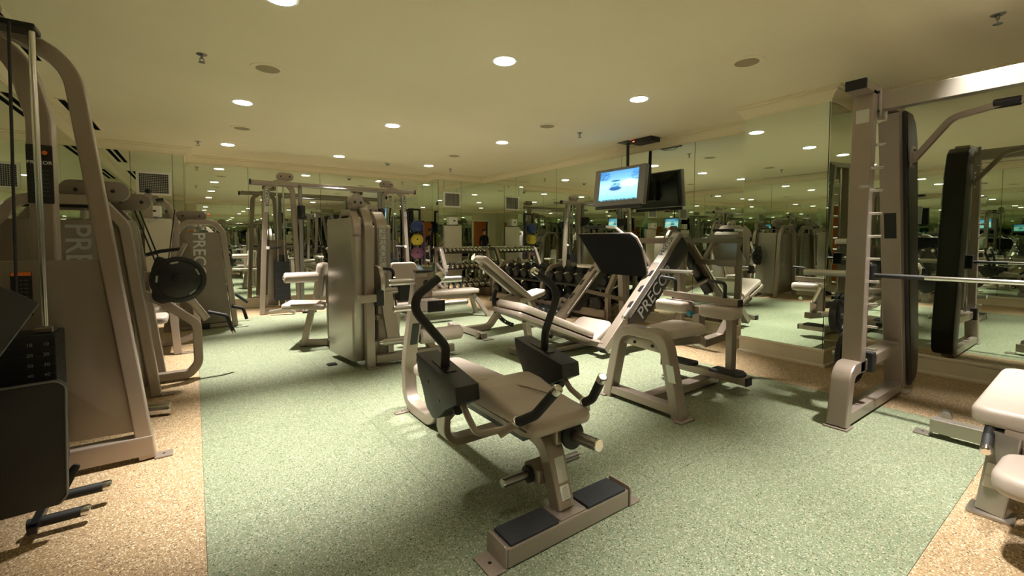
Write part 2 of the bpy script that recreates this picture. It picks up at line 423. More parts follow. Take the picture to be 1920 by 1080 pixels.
mirrors(wbl, (-.10, 8.75), (-.10, YB), (1, 0), [])
mirrors(wl, (XL, YF), (XL, 8.75), (1, 0), [1.2, 2.4, 3.6, 4.8, 6.0, 7.2, 8.4])
mirrors(wf, (DX1+.10, YF), (XR, YF), (0, 1), [1.1, 2.2, 3.3, 4.4])
def sweep_perimeter(name, mat, prof, path=PER, closed=True):
    N = len(path); P = [Vector(p) for p in path]; V = []; Fc = []; K = len(prof)
    for i in range(N):
        d1 = (P[i]-P[i-1]).normalized() if (closed or i > 0) else (P[1]-P[0]).normalized()
        d2 = (P[(i+1) % N]-P[i]).normalized() if (closed or i < N-1) else d1
        if not closed and i == 0: d1 = d2
        n1 = Vector((-d1.y, d1.x)); n2 = Vector((-d2.y, d2.x)); mm = (n1+n2)/(1+n1.dot(n2))
        for d, z in prof: q = P[i]+mm*d; V.append((q.x, q.y, z))
    for i in range(N if closed else N-1):
        j = (i+1) % N
        for k in range(K-1): Fc.append([i*K+k, j*K+k, j*K+k+1, i*K+k+1])
    if not closed:
        Fc.append(list(range(K))); Fc.append([(N-1)*K+k for k in range(K)])
    return link(name, V, Fc, mat, angle=25)
cr = [(0, 2.575), (.018, 2.575), (.018, 2.592), (.024, 2.596), (.032, 2.61), (.05, 2.635), (.075, 2.655), (.085, 2.66), (.085, 2.672), (.11, 2.68), (.12, 2.687), (.12, 2.70), (0, 2.70)]
struct(sweep_perimeter('trim_1', 'crown_paint', cr), 'cream crown moulding around the top of the mirrored walls', 'moulding')
bp_ = [(0, 0), (.028, 0), (.028, .018), (.018, .026), (.014, .03), (.014, .14), (.02, .15), (.02, .165), (.012, .175), (0, .175)]
path = [(DX1+.08, YF)]+PER[1:]+[(XL, YF), (DX0-.08, YF)]
struct(sweep_perimeter('baseboard_room', 'base_paint', bp_, path, False), 'cream baseboard running under the mirrors', 'baseboard')
# doorway behind the camera, seen in the mirrors
m = MB(); m.add(box_vf((DX0-.08, DX0), (YF-WT, YF+.02), (0, DH+.08), .004)); m.add(box_vf((DX1, DX1+.08), (YF-WT, YF+.02), (0, DH+.08), .004)); m.add(box_vf((DX0, DX1), (YF-WT, YF+.02), (DH, DH+.08), .004))
struct(m.build('door_1', 'base_paint'), 'cream door frame in the reflected doorway', 'door frame')
m = MB(); m.add(box_vf((DX0-1, DX1+1), (YF-WT-1.6, YF-WT-1.5), (0, 2.6))); m.add(box_vf((DX0-1.1, DX0-1), (YF-WT-1.6, YF-WT), (0, 2.6))); m.add(box_vf((DX1+1, DX1+1.1), (YF-WT-1.6, YF-WT), (0, 2.6))); 
struct(m.build('wall_corridor', 'orange_paint', smooth=False), 'orange painted corridor wall beyond the doorway', 'wall')
m = MB(); m.add(box_vf((DX0-1.1, DX1+1.1), (YF-WT-1.6, YF-WT), (2.6, 2.7)))
struct(m.build('ceiling_corridor', 'ceiling_paint', smooth=False), 'cream corridor ceiling beyond the doorway', 'ceiling')
struct(link('floor_corridor', *box_vf((DX0-1.1, DX1+1.1), (YF-WT-1.6, YF-WT+.02), (-.06, -.001)), 'tan_rubber', smooth=False), 'tan corridor floor beyond the doorway', 'floor')
# ---------------------------------------------------------------- ceiling fittings
def downlight(x, y, label, corridor=False, dim=1.0):
    zc = CEIL if not corridor else 2.6
    t = thing('ceiling_downlight', label, 'downlight', (x, y, zc), 'recessed ceiling downlights')
    lathe('trim_ring', t, 'white_plastic', (x, y, zc-.004), Z_, [(0, .082), (-.0, .104), (.003, .106), (.0039, .106)][1:], 28)
    lathe('lens', t, 'lens', (x, y, zc-.0085), Z_, [(0, .080), (.002, .084), (.0042, .084)], 28)
    ld = bpy.data.lights.new('downlight_lamp', 'SPOT'); ld.energy = LAMP_W*dim if not corridor else 110; ld.color = LAMP_COL if not corridor else (1, .8, .5)
    ld.spot_size = math.radians(57); ld.spot_blend = 1.0; ld.shadow_soft_size = .06
    ld.cycles.use_multiple_importance_sampling = False
    lo = bpy.data.objects.new('downlight_lamp', ld); COL.objects.link(lo); lo.location = (0, 0, -.03); lo.parent = t
rows = ['row nearest the camera', 'row above the ab bench', 'row above the incline bench', 'row by the far wall']
cols = ['left', 'middle', 'right']
for j, y in enumerate(LY):
    for i, x in enumerate(LX):
        downlight(x, y, 'round recessed downlight in the ceiling, %s one of the %s' % (cols[i], rows[j]), dim=(.25, .62, .72)[i] if j == 0 else 1.0)
downlight(-.4, YF-.9, 'round recessed downlight in the corridor ceiling beyond the doorway', True)
def speaker(x, y, label):
    t = thing('ceiling_speaker', label, 'speaker', (x, y, CEIL), 'round ceiling speakers')
    lathe('bezel', t, 'ceiling_paint', (x, y, CEIL-.006), Z_, [(0, .125), (0.001, .135), (.0058, .137)], 32)
    lathe('speaker_grille', t, 'speaker_mesh', (x, y, CEIL-.0075), Z_, [(0, .088), (.001, .092), (.003, .092)], 32)
for (x, y, l) in ((.55, 4.33, 'round tan ceiling speaker at left, the larger one nearer the camera'), (.55, 6.80, 'round tan ceiling speaker at left, farther one between two downlights'),
                  (3.71, 1.90, 'round tan ceiling speaker in front of the mirrored pillar'), (3.70, 4.41, 'round tan ceiling speaker nearest the television mount'), (3.69, 6.88, 'round tan ceiling speaker towards the far right corner')):
    speaker(x, y, l)
def sprinkler(x, y, label):
    t = thing('fire_sprinkler', label, 'sprinkler', (x, y, CEIL), 'pendent fire sprinklers')
    lathe('escutcheon', t, 'dull_steel', (x, y, CEIL-.006), Z_, [(0, .02), (.002, .036), (.0058, .038)], 20)
    m = MB(); m.add(cyl_vf((x, y, CEIL-.035), (x, y, CEIL-.005), .009)); m.add(rod_vf([(x-.012, y, CEIL-.03), (x-.014, y, CEIL-.05), (x, y, CEIL-.06)], .003, .01, 8)); m.add(rod_vf([(x+.012, y, CEIL-.03), (x+.014, y, CEIL-.05), (x, y, CEIL-.06)], .003, .01, 8))
    m.build('sprinkler_body', 'dull_steel', t)
    lathe('deflector', t, 'dull_steel', (x, y, CEIL-.064), Z_, [(0, .018), (.001, .024), (.003, .024)], 16)
for (x, y, l) in ((.09, 4.30, 'small dark sprinkler head left of the near ceiling speaker'), (.09, 8.08, 'small dark sprinkler head at far left of the ceiling'), (4.29, 4.43, 'small dark sprinkler head left of the television mount'),
                  (4.31, 8.2, 'small dark sprinkler head near the far right corner'), (4.25, .57, 'large looking dark sprinkler head above the smith machine beam')):
    sprinkler(x, y, l)
t = thing('smoke_detector', 'small pale smoke detector on the ceiling near the far wall', 'smoke detector', (3.0, 8.22, CEIL))
lathe('detector_base', t, 'white_plastic', (3.0, 8.22, CEIL-.02), Z_, [(0, .05), (.006, .056), (.0198, .058)], 24)
lathe('detector_head', t, 'dull_steel', (3.0, 8.22, CEIL-.055), Z_, [(0, .018), (.01, .03), (.036, .04)], 24)
def slot_vent(x, y0, y1, label):
    t = thing('slot_diffuser', label, 'air vent', (x, (y0+y1)/2, CEIL), 'linear slot diffusers along the left wall')
    m = MB()
    for dx in (-.085, .0, .085): m.add(box_vf((x+dx-.014, x+dx+.014), (y0, y1), (CEIL-.008, CEIL-.0005), .002))
    m.add(box_vf((x-.1, x+.1), (y0-.02, y0), (CEIL-.008, CEIL-.0005))); m.add(box_vf((x-.1, x+.1), (y1, y1+.02), (CEIL-.008, CEIL-.0005)))
    m.build('frame', 'ceiling_paint', t)
    for dx in (-.0425, .0425): box('slot', t, 'slot_black', (x+dx-.028, x+dx+.028), (y0, y1), (CEIL-.004, CEIL-.0005), .0005)
slot_vent(-1.03, 6.48, 8.0, 'pair of long black ceiling slots above the middle weight tower'); slot_vent(-1.03, 3.4, 5.2, 'pair of long black ceiling slots behind the nearest weight tower'); slot_vent(-1.03, .3, 2.1, 'pair of long black ceiling slots nearest the doorway')
# ---------------------------------------------------------------- grilles, white panels, dispensers
def grille(x0, x1, y, z0, z1, label):
    t = thing('air_grille', label, 'air grille', ((x0+x1)/2, y, z0), 'wall air grilles'); yf = y-.007
    box('backing', t, 'black_paint', (x0+.03, x1-.03), (yf-.004, yf), (z0+.03, z1-.03), .001)
    m = MB(); f = .035
    m.add(box_vf((x0, x1), (yf-.016, yf), (z0, z0+f), .003)); m.add(box_vf((x0, x1), (yf-.016, yf), (z1-f, z1), .003)); m.add(box_vf((x0, x0+f), (yf-.015, yf), (z0+f, z1-f), .003)); m.add(box_vf((x1-f, x1), (yf-.015, yf), (z0+f, z1-f), .003))
    m.build('frame', 'white_plastic', t)
    m = MB(); n = 16
    for i in range(1, n): xx = x0+f+(x1-x0-2*f)*i/n; m.add(box_vf((xx-.0011, xx+.0011), (yf-.012, yf-.006), (z0+f, z1-f)))
    n = 11
    for i in range(1, n): zz = z0+f+(z1-z0-2*f)*i/n; m.add(box_vf((x0+f, x1-f), (yf-.014, yf-.008), (zz-.0013, zz+.0013)))
    tag(m.build('grid_bars', 'white_plastic', t, smooth=False), kind='stuff')
grille(4.53, 4.95, 8.95, 1.98, 2.32, 'square white air grille high on the far right mirror block')
grille(-.68, -.26, 8.75, 1.93, 2.29, 'rectangular white air grille high on the far left mirror block')
def wpanel(x0, x1, y, z1, label):
    t = thing('white_panel', label, 'panel', ((x0+x1)/2, y, 0), 'white service panels'); yf = y-.021
    box('panel_board', t, 'white_panel', (x0, x1), (yf-.02, yf), (.18, z1), .004)
    for xx in (x0+.05, x1-.05): cyl('screw', t, 'dull_steel', (xx, yf-.024, z1-.05), (xx, yf-.02, z1-.05), .009, seg=10)
wpanel(4.53, 4.96, 8.95, 1.57, 'tall cream service panel behind the chrome dumbbell rack'); wpanel(-.60, -.16, 8.75, 1.58, 'tall cream service panel between the left weight towers')
def dispenser(x0, x1, y, z0, z1, label):
    t = thing('wall_dispenser', label, 'dispenser', ((x0+x1)/2, y, z0), 'small white wall dispensers'); yf = y-.007
    slab('housing', t, 'white_plastic', (x0, yf, z0), Y_*-1, Z_, rpoly([(0, 0), (.10, .015), (.11, z1-z0-.03), (.08, z1-z0), (0, z1-z0)], .012), x1-x0, .01) if False else box('housing', t, 'white_plastic', (x0, x1), (yf-.11, yf), (z0, z1), .012)
    box('window', t, 'black_paint', ((x0+x1)/2-.025, (x0+x1)/2+.025), (yf-.113, yf-.109), ((z0+z1)/2-.012, (z0+z1)/2+.015), .001)
    box('nozzle', t, 'edge_grey', ((x0+x1)/2-.04, (x0+x1)/2+.04), (yf-.09, yf-.02), (z0-.02, z0+.001), .004)
dispenser(4.65, 4.82, 8.95, 1.595, 1.76, 'small white dispenser on the far right mirror block, under its grille'); dispenser(-.56, -.39, 8.75, 1.605, 1.77, 'small white dispenser on the far left mirror block, under its grille')
# ---------------------------------------------------------------- television
t = thing('television', 'grey television hanging from the ceiling on a black pole, showing a blue snow scene', 'television', (5.2, 4.45, 1.75))
TA = math.radians(7)
tu = Vector((0, -1, 0)); tv = Vector((math.sin(TA), 0, math.cos(TA))); tn = tu.cross(tv)   # face normal
if tn.x > 0: tn = -tn
TC = Vector((5.16, 4.45, 2.03)); TW, TH = .95, .56
slab('cabinet', t, 'tv_grey', TC-tn*.0, Y_*-1, tv, rrect(TW, TH, .012), .07, .006) if (Y_*-1).cross(tv).dot(tn) > 0 else slab('cabinet', t, 'tv_grey', TC, Y_, tv, rrect(TW, TH, .012), .07, .006)
fo = TC+tn*.071
uu = Y_ if Y_.cross(tv).dot(tn) > 0 else -Y_
slab('screen', t, 'screen', fo+tv*.015, uu, tv, rrect(.72, .44, .004), .003)
slab('back_shell', t, 'black_paint', TC-tn*.002, -uu, tv, rrect(TW*.985, TH*.97, .02), .06, .03)
slab('speaker_strip', t, 'charcoal', TC+tn*.02-tv*(TH/2+.022), uu, tv, rrect(TW*.9, .05, .012), .04, .008)
cyl('pole', t, 'black_paint', (5.30, 4.45, 1.95), (5.30, 4.45, CEIL-.012), .022)
box('wall_plate', t, 'black_paint', (5.22, 5.30), (4.33, 4.57), (1.86, 2.16), .006)
box('ceiling_plate', t, 'black_paint', (5.18, 5.42), (4.35, 4.55), (CEIL-.012, CEIL-.0005), .003)
rod('cable', t, 'black_rubber', [(5.325, 4.45, 2.62), (5.33, 4.46, 2.3), (5.31, 4.44, 2.05), (5.33, 4.38, 1.88), (5.35, 4.30, 1.86), (5.33, 4.36, 1.96), (5.34, 4.52, 1.80)], .005, .05, 8)
t = thing('media_box', 'black media box with a red light fixed under the ceiling by the television pole', 'media box', (5.36, 4.14, CEIL))
box('case', t, 'charcoal', (5.20, 5.40), (3.96, 4.30), (CEIL-.065, CEIL-.002), .004)
box('status_light', t, 'led', (5.197, 5.2005), (4.25, 4.28), (CEIL-.04, CEIL-.025), .0005)
rod('lead', t, 'black_rubber', [(5.24, 4.36, CEIL-.03), (5.22, 4.25, CEIL-.08), (5.2, 4.1, CEIL-.09), (5.23, 4.0, CEIL-.066)], .004, .05, 8)
# ================================================================ MACHINES
def horn(parent, p0, p1, r=.024, collar=.04, cm='black_rubber', mat='brushed', name='plate_horn'):
    h = cyl(name, parent, mat, p0, p1, r, .004, 20)
    d = (Vector(p1)-Vector(p0)).normalized(); p0 = Vector(p0)
    if collar: lathe('collar', h, cm, p0, d, [(0, collar*.9), (.004, collar), (.02, collar), (.024, collar*.9)], 20)
    lathe('end_cap', h, 'chrome', Vector(p1)-d*.003, d, [(0, r*.99), (.003, r*1.03), (.008, r*.95)], 20)
    return h
def flange(parent, x, y, z=.012, name='foot_flange', hole=None, mat='beige'):
    f = box(name, parent, mat, x, y, (0.0005, z), .004)
    c = hole or ((x[0]+x[1])/2, (y[0]+y[1])/2)
    cyl('bolt_hole', f, 'black_paint', (c[0], c[1], z-.001), (c[0], c[1], z+.0008), .008, .0005, 12)
    return f
def bolt(parent, p, d, r=.011, mat='black_paint'):
    d = Vector(d).normalized(); return lathe('bolt', parent, mat, p, d, [(-.004, r), (.004, r), (.007, r*.6), (.012, r*.55)], 10)
def grip_rod(parent, pts, r, gm='black_rubber', fil=.05, tip=True, name='grip'):
    g = rod(name, parent, gm, pts, r, fil, 16)
    if tip:
        a = Vector(pts[-1]); d = (a-Vector(pts[-2])).normalized()
        lathe('end_cap', g, 'chrome', a, d, [(-.004, r*1.02), (.012, r*1.06), (.024, r*1.02), (.028, r*.8)], 16)
    return g
# ---------------------------------------------------------------- ab bench (foreground)
t = thing('ab_bench', 'plate loaded abdominal bench in the foreground with curved black handles', 'exercise bench', (1.28, 2.1, 0))
xc = 1.28
box('base_beam', t, 'beige', (.935, 1.625), (1.335, 1.460), (.004, .082), .006)
for s in (-1, 1):
    x0 = xc+s*.349
    slab('end_plate', t, 'beige', (x0 if s > 0 else x0-.01, 1.3975, .003), Y_, Z_, rpoly([(-.066, 0), (.066, 0), (.066, .094), (-.066, .094)], .012), .01, .002)
    flange(t, (min(x0, x0+s*.075), max(x0, x0+s*.075)), (1.332, 1.463), .011)
    xt = (.95, 1.195) if s < 0 else (1.362, 1.605)
    box('foot_tread', t, 'tread', xt, (1.338, 1.457), (.0825, .096), .003)
fr = tube('main_frame', t, 'beige', [(xc, 2.90, 1.03), (xc, 3.12, .34), (xc, 3.10, .045), (xc, 2.66, .045), (xc, 2.52, .30), (xc, 2.35, .37), (xc, 1.72, .385), (xc, 1.50, .345), (xc, 1.415, .085)], .092, .07, X_, .014, [.3, .14, .16, .14, .1, .14, .1], 7)
slab('post_foot', t, 'beige', (xc, 1.40, .0825), X_, Y_, rrect(.15, .118, .01), .008, .002)
flange(t, (1.14, 1.25), (3.02, 3.07)); flange(t, (1.31, 1.42), (3.02, 3.07))
# plate holders on the tall rear upright
box('holder_arm', t, 'beige', (xc-.035, xc+.085), (2.70, 2.99), (.775, .845), .006)
box('holder_cap', t, 'black_rubber', (xc-.037, xc+.087), (2.688, 2.705), (.772, .848), .004)
slab('holder_plate', t, 'beige', (xc+.02, 2.905, .93), X_, Z_, rrect(.125, .2, .012), .03, .003)
box('plate_cap', t, 'black_rubber', (xc-.045, xc+.085), (2.86, 2.93), (1.027, 1.04), .004)
cyl('holder_hole', t, 'black_paint', (xc+.035, 2.876, .95), (xc+.035, 2.872, .95), .022)
for s, x0, x1 in ((-1, xc-.045, xc-.225), (1, xc+.085, xc+.315)):
    horn(t, (x0, 2.89, .965), (x1, 2.89, .965), .022, None)
    horn(t, (x0+.01*s, 2.80, .80), (x1, 2.80, .80), .022, None)
slab('warning_label', t, 'label_black', (xc+.005, 3.010, .57), X_, Vector((0, -.32, 1)), rrect(.055, .17, .004), .002)
# pads
pad('back_pad', t, (xc, 2.30, .405), X_, Vector((0, 1, -.02)), .345, .73, .062, .06)
prof = [(1.41, .425), (1.405, .46), (1.42, .49), (1.52, .497), (1.64, .512), (1.76, .545), (1.86, .552), (1.93, .53), (2.0, .475), (2.02, .43), (1.98, .415), (1.5, .405)]
slab('seat_pad', t, 'vinyl', (xc-.178, 0, 0), Y_, Z_, rpoly(prof, .03), .356, .035, 3)
slab('seat_board', t, 'black_paint', (xc-.15, 0, 0), Y_, Z_, [(1.5, .385), (1.98, .385), (1.98, .415), (1.5, .406)], .30)
rod('pad_seam', t, 'vinyl_side', [(xc-.165, 1.93, .50), (xc-.10, 1.90, .545), (xc+.02, 1.70, .536), (xc+.10, 1.58, .512)], .0035, .06, 6)
# pivoting arms
for s in (-1, 1):
    xa = xc+s*.31
    hp = [(2.12, .675), (1.70, .605), (1.69, .535), (1.80, .475), (1.87, .415), (1.93, .395), (2.0, .43), (2.05, .52), (2.10, .58)]
    h = slab('pivot_housing', t, 'black_textured', (xa-.06, 0, 0), Y_, Z_, rpoly(hp, [.006, .006, .006, .03, .04, .04, .05, .04, .03]), .12, .003)
    for py, pz in ((1.98, .56), (1.86, .50)): lathe('rivet', h, 'black_paint', (xa-.0598, py, pz), -X_, [(-.002, .010), (.002, .008), (.003, .004)], 10)
    slab('housing_slot', h, 'black_paint', (xa, 1.925, .6455), Vector((1, 0, 0)), Vector((0, .42, .07)), rrect(.06, .16, .01), .0015)
    hd = grip_rod(t, [(xa, 1.915, .60), (xa-s*0, 1.905, .74), (xc+s*.47, 1.97, .955), (xc+s*.305, 1.985, 1.065)], .0215, 'black_rubber', [.06, .08], True, 'upper_handle')
    rod('lower_arm', t, 'beige', [(xa, 1.80, .56), (xa, 1.70, .47), (xa+s*.012, 1.60, .425), (xc+s*.245, 1.515, .455), (xc+s*.195, 1.485, .475)], .0145, .05, 14)
    slab('arm_bracket', t, 'beige', (xa-s*.02-.006, 0, 0), Y_, Z_, rpoly([(1.80, .56), (1.80, .47), (1.92, .36), (2.0, .36), (2.02, .5)], .02), .012, .003)
    bolt(t, (xa-s*.02, 1.79, .525), (0, -1, -.1), .013, 'dull_steel')
    cyl('bumper', t, 'black_rubber', (xa+s*.0, 1.795, .485), (xa, 1.765, .475), .03)
    tube('grip_socket', t, 'beige', [(xc+s*.255, 1.525, .435), (xc+s*.195, 1.475, .49)], .035, .035, Vector((s*.6, .7, .3)), .015, 0)
    lathe('grip_ring', t, 'chrome', (xc+s*.199, 1.482, .482), Vector((-s*.06, -.17, .17)), [(0, .024), (.003, .026), (.012, .026), (.014, .023)], 16)
    grip_rod(t, [(xc+s*.197, 1.478, .487), (xc+s*.165, 1.40, .535), (xc+s*.13, 1.315, .648)], .0205, 'black_rubber', .1, True, 'lower_grip')
tube('yoke', t, 'beige', [(xc-.31, 1.92, .46), (xc-.31, 1.95, .25), (xc+.31, 1.95, .25), (xc+.31, 1.92, .46)], .085, .035, Y_, .01, .14, 7)
# loading horn and storage horns on the post
box('horn_bracket', t, 'beige', (xc+.0, xc+.12), (1.46, 1.56), (.335, .405), .012)
horn(t, (xc+.085, 1.455, .372), (xc+.085, 1.285, .385), .026, .062, mat='dull_steel')
box('storage_block', t, 'beige', (xc-.075, xc+.075), (1.49, 1.60), (.165, .235), .01)
for s in (-1, 1): horn(t, (xc+s*.07, 1.55, .20), (xc+s*.22, 1.55, .20), .019, .038, mat='dull_steel')
pd = Vector((0, -.085, -.26)).normalized(); pu = Vector((0, .33, 1)).normalized()
def post_label(z, w_, h_, mat, dz=0.0):
    y = 1.415+(.085+(z-.085))*0 + (z-.085)*(.085/.26) - .0365
    return slab('post_plate', t, mat, (xc+.004, y, z), X_, pu, rrect(w_, h_, .006), .0025)
pl_ = post_label(.245, .055, .105, 'label_silver'); pw_ = post_label(.155, .050, .06, 'label_white')
for k in range(6): text('label_print', pw_, 'label_black', '------', (xc+.004, pw_ and (1.415+(.175-k*.009-.085)*(.085/.26)-.0395), .176-k*.009), X_, pu, .014)
text('label_print', pl_, 'label_grey', '-----', (xc+.004, 1.415+(.275-.085)*.327-.0395, .275), X_, pu, .013)
text('label_print', pl_, 'label_grey', '---', (xc+.004, 1.415+(.225-.085)*.327-.0395, .225), X_, pu, .013)
# ---------------------------------------------------------------- seated calf machine
t = thing('seated_calf_machine', 'beige seated calf raise machine with arched front frame and black foot treads', 'exercise machine', (3.2, 2.1, 0))
xa = 2.72
tube('arch_frame', t, 'beige', [(xa, 2.435, .006), (xa, 2.315, .565), (xa, 1.925, .565), (xa, 1.80, .006)], .10, .075, X_, .016, .13, 9)
tube('arch_crossbar', t, 'beige', [(xa, 2.40, .06), (xa, 1.84, .06)], .09, .06, X_, .01, 0)
slab('gusset_plate', t, 'beige', (xa-.006, 0, 0), Y_, Z_, rpoly([(2.34, .45), (2.30, .545), (1.94, .545), (1.89, .43)], .03), .012, .003)
for py in (2.19, 2.03):
    for pz in (.475, .525): bolt(t, (xa-.008, py, pz), -X_, .012)
flange(t, (2.64, 2.80), (2.43, 2.50)); flange(t, (2.64, 2.80), (1.735, 1.80))
slab('info_plate', t, 'label_silver', (xa+.0, 1.776, .335), X_, Vector((0, .22, 1)), rrect(.06, .12, .004), .002) if False else slab('info_plate', t, 'label_silver', (xa-.052, 1.842, .32), -Y_, Vector((0, .2, 1)), rrect(.06, .12, .004), .002)
tube('floor_beam', t, 'beige', [(xa, 2.12, .045), (3.70, 2.12, .045)], .10, .065, Y_, .01, 0)
tube('seat_beam', t, 'beige', [(xa, 2.12, .49), (3.0, 2.12, .455), (3.42, 2.12, .42)], .08, .07, Y_, .01, .1)
pad('seat_pad', t, (3.12, 2.12, .50), X_, Y_, .46, .33, .075, .07, outline=rpoly([(-.23, -.13), (.17, -.165), (.23, -.1), (.23, .1), (.17, .165), (-.23, .13)], .06))
tube('platform_bar', t, 'beige', [(3.55, 2.52, .125), (3.55, 1.75, .125)], .085, .06, X_, .008, 0)
box('bar_cap', t, 'black_rubber', (3.505, 3.595), (1.737, 1.752), (.092, .158), .004)
box('bar_cap', t, 'black_rubber', (3.505, 3.595), (2.518, 2.533), (.092, .158), .004)
for y0, y1 in ((1.78, 2.04), (2.20, 2.46)):
    slab('foot_tread', t, 'tread', (3.55, (y0+y1)/2, .156), X_, Y_, rpoly([(-.075, -(y1-y0)/2+.03), (-.04, -(y1-y0)/2), (.04, -(y1-y0)/2), (.075, -(y1-y0)/2+.03), (.075, (y1-y0)/2), (-.075, (y1-y0)/2)], .008), .022, .004)
tube('upright_post', t, 'beige', [(3.62, 1.93, .15), (3.62, 1.93, .62)], .075, .055, X_, .008, 0)
box('bumper_block', t, 'black_rubber', (3.57, 3.75), (1.88, 1.98), (.10, .15), .006)
tube('centre_mast', t, 'beige', [(3.66, 2.25, .30), (3.66, 2.25, .66)], .09, .07, X_, .008, 0)
tube('lever_arm', t, 'beige', [(3.40, 2.12, .42), (3.66, 2.22, .33), (4.10, 2.22, .36)], .07, .08, Z_, .01, .06)
tube('pad_beam', t, 'beige', [(3.60, 2.56, .755), (3.60, 1.855, .735)], .06, .055, X_, .007, 0)
box('beam_cap', t, 'black_rubber', (3.568, 3.632), (1.842, 1.857), (.706, .764), .003)
for y0, y1 in ((1.85, 2.16), (2.28, 2.60)):
    pad('thigh_pad', t, (3.58, (y0+y1)/2, .60), X_, Y_, .20, y1-y0, .10, .05)
lathe('adjust_knob', t, 'blue_knob', (3.60, 2.27, .60), Vector((-1, .2, 0)), [(0, .012), (.02, .014), (.024, .024), (.05, .026), (.056, .02)], 16)
for yy, s in ((1.98, 1), (2.45, 1)):
    rod('handle', t, 'black_rubber', [(3.60, yy, .76), (3.60, yy, .89), (3.60, yy+.15, .90)], .015, .03, 12)
horn(t, (4.02, 2.20, .50), (4.18, 2.06, .72), .026, None, mat='brushed')
tube('horn_arm', t, 'beige', [(3.95, 2.22, .34), (4.05, 2.18, .52)], .07, .05, Y_, .01, 0)
# ---------------------------------------------------------------- smith machine
t = thing('smith_machine', 'tall smith machine at right with a horizontal bar, dark side shrouds and overhead beam', 'exercise machine', (4.1, .42, 0))
SY = (1.115, -.285)
for k, ys in enumerate(SY):
    s = 1 if k == 0 else -1         # outward direction
    tube('front_column', t, 'beige', [(3.72, ys, .34), (3.78, ys, 2.26)], .115, .085, Y_, .01, 0)
    tube('front_foot', t, 'beige', [(3.475, ys, .012), (3.545, ys, .375), (4.52, ys, .40)], .115, .085, Y_, .016, .10, 8)
    tube('base_rail', t, 'beige', [(3.50, ys, .055), (4.66, ys, .055)], .105, .075, Y_, .01, 0)
    flange(t, (3.42, 3.54), (ys-.07, ys+.07))
    flange(t, (4.66, 4.80), (ys-.085, ys-.02))
    tube('rear_column', t, 'beige', [(4.68, ys, .06), (4.30, ys, 2.20)], .125, .08, Y_, .01, 0)
    so = [(4.755, .055), (4.93, .09), (4.95, .32), (4.68, 2.02), (4.62, 2.16), (4.52, 2.22), (4.36, 2.22)]
    sh = slab('side_shroud', t, 'charcoal', (0, ys+.085, 0), X_, Z_, rpoly(so, [.01, .12, .1, .1, .06, .04, .01]), .17, .015, 3)
    yl = ys+s*.0875
    text('lettering', sh, 'label_grey', 'PRECOR', (4.66, yl, 1.62), Vector((-.18, 0, 1)), X_*s, .2, .001, .012)
    tube('top_rail', t, 'beige', [(3.60, ys, 2.275), (4.42, ys, 2.225)], .115, .06, Y_, .006, 0)
    box('top_cap', t, 'black_rubber', (3.585, 3.605), (ys-.06, ys+.06), (2.243, 2.308), .004)
    for i in range(11):
        z = .50+i*.155; x = 3.735+.03*(z/2.2)
        cyl('rack_peg', t, 'chrome', (x+.03, ys-s*.055, z), (x+.03, ys-s*.115, z), .010)
    cyl('guide_rod', t, 'chrome', (3.93, ys-s*.0, .40), (3.93, ys, 2.24), .014)
    box('bar_carriage', t, 'black_paint', (3.87, 3.97), (ys-.05, ys+.05), (.92, 1.08), .012)
    box('stop_block', t, 'black_rubber', (3.80, 3.86), (ys-s*.06-.03, ys-s*.06+.03), (.33, .47), .008)
    for z, x, l in ((1.24, 3.80, .15), (.70, 3.80, .22), (.35, 4.15, .26)):
        horn(t, (x, ys+s*.055, z), (x, ys+s*l, z), .02, .032)
slab('info_plate', t, 'label_silver', (3.734, 1.115, 2.09), -Y_, Vector((.03, 0, 1)), rrect(.075, .09, .004), .002)
wl_ = slab('warning_label', t, 'label_black', (4.455-.001, 1.115, 1.36-.0), -Y_, Vector((-.178, 0, 1)), rrect(.075, .20, .004), .002)
wl_.location = (-.044, 0, 0)
lo_ = slab('label_header', wl_, 'label_orange', (4.443-.001, 1.115, 1.45), -Y_, Vector((-.178, 0, 1)), rrect(.07, .02, .003), .0028)
for k in range(8): text('label_print', wl_, 'label_grey', '-- ---- ---', (4.4475-.003+k*.0032, 1.115, 1.42-k*.018), -Y_, Vector((-.178, 0, 1)), .019, .003)
tube('overhead_beam', t, 'silver_beige', [(3.90, 1.085, 2.20), (3.90, -.255, 2.20)], .075, .115, X_, .008, 0)
for ys, s in ((1.06, 1), (-.23, -1)):
    slab('beam_plate', t, 'silver_beige', (3.835, ys, 2.19), Y_, Z_, rrect(.04, .20, .006), .13, .003)
    for z in (2.13, 2.26): bolt(t, (3.83, ys, z), -X_, .009)
    slab('chin_bracket', t, 'beige', (4.46, ys-s*.045, 1.88), X_, Z_, rrect(.10, .16, .006), .012, .002)
    for z in (1.83, 1.93): bolt(t, (4.46, ys-s*.055, z), (0, -s, 0), .010)
tube('chin_bar', t, 'beige', [(4.46, 1.015, 1.84), (4.46, .80, 2.13), (4.46, .55, 2.17), (4.46, .28, 2.17), (4.46, .03, 2.13), (4.46, -.185, 1.84)], .05, .04, X_, .012, [.12, .0, .0, .12], 8)
for y0, y1 in ((.60, .47), (.36, .23)):
    cyl('chin_grip', t, 'black_rubber', (4.46, y0, 2.172), (4.46, y1, 2.172), .032, .006)
bar = cyl('bar', t, 'chrome', (3.92, 1.07, 1.0), (3.92, -.24, 1.0), .0155, .002, 20)
for y0, y1 in ((1.07, .80), (.03, -.24)): cyl('bar_shank', bar, 'charcoal', (3.92, y0, 1.0), (3.92, y1, 1.0), .0165, .002, 16)
for ys, s in ((1.115, 1), (-.285, -1)): cyl('bar_sleeve', bar, 'brushed', (3.92, ys+s*.05, 1.0), (3.92, ys+s*.40, 1.0), .025, .004, 20)
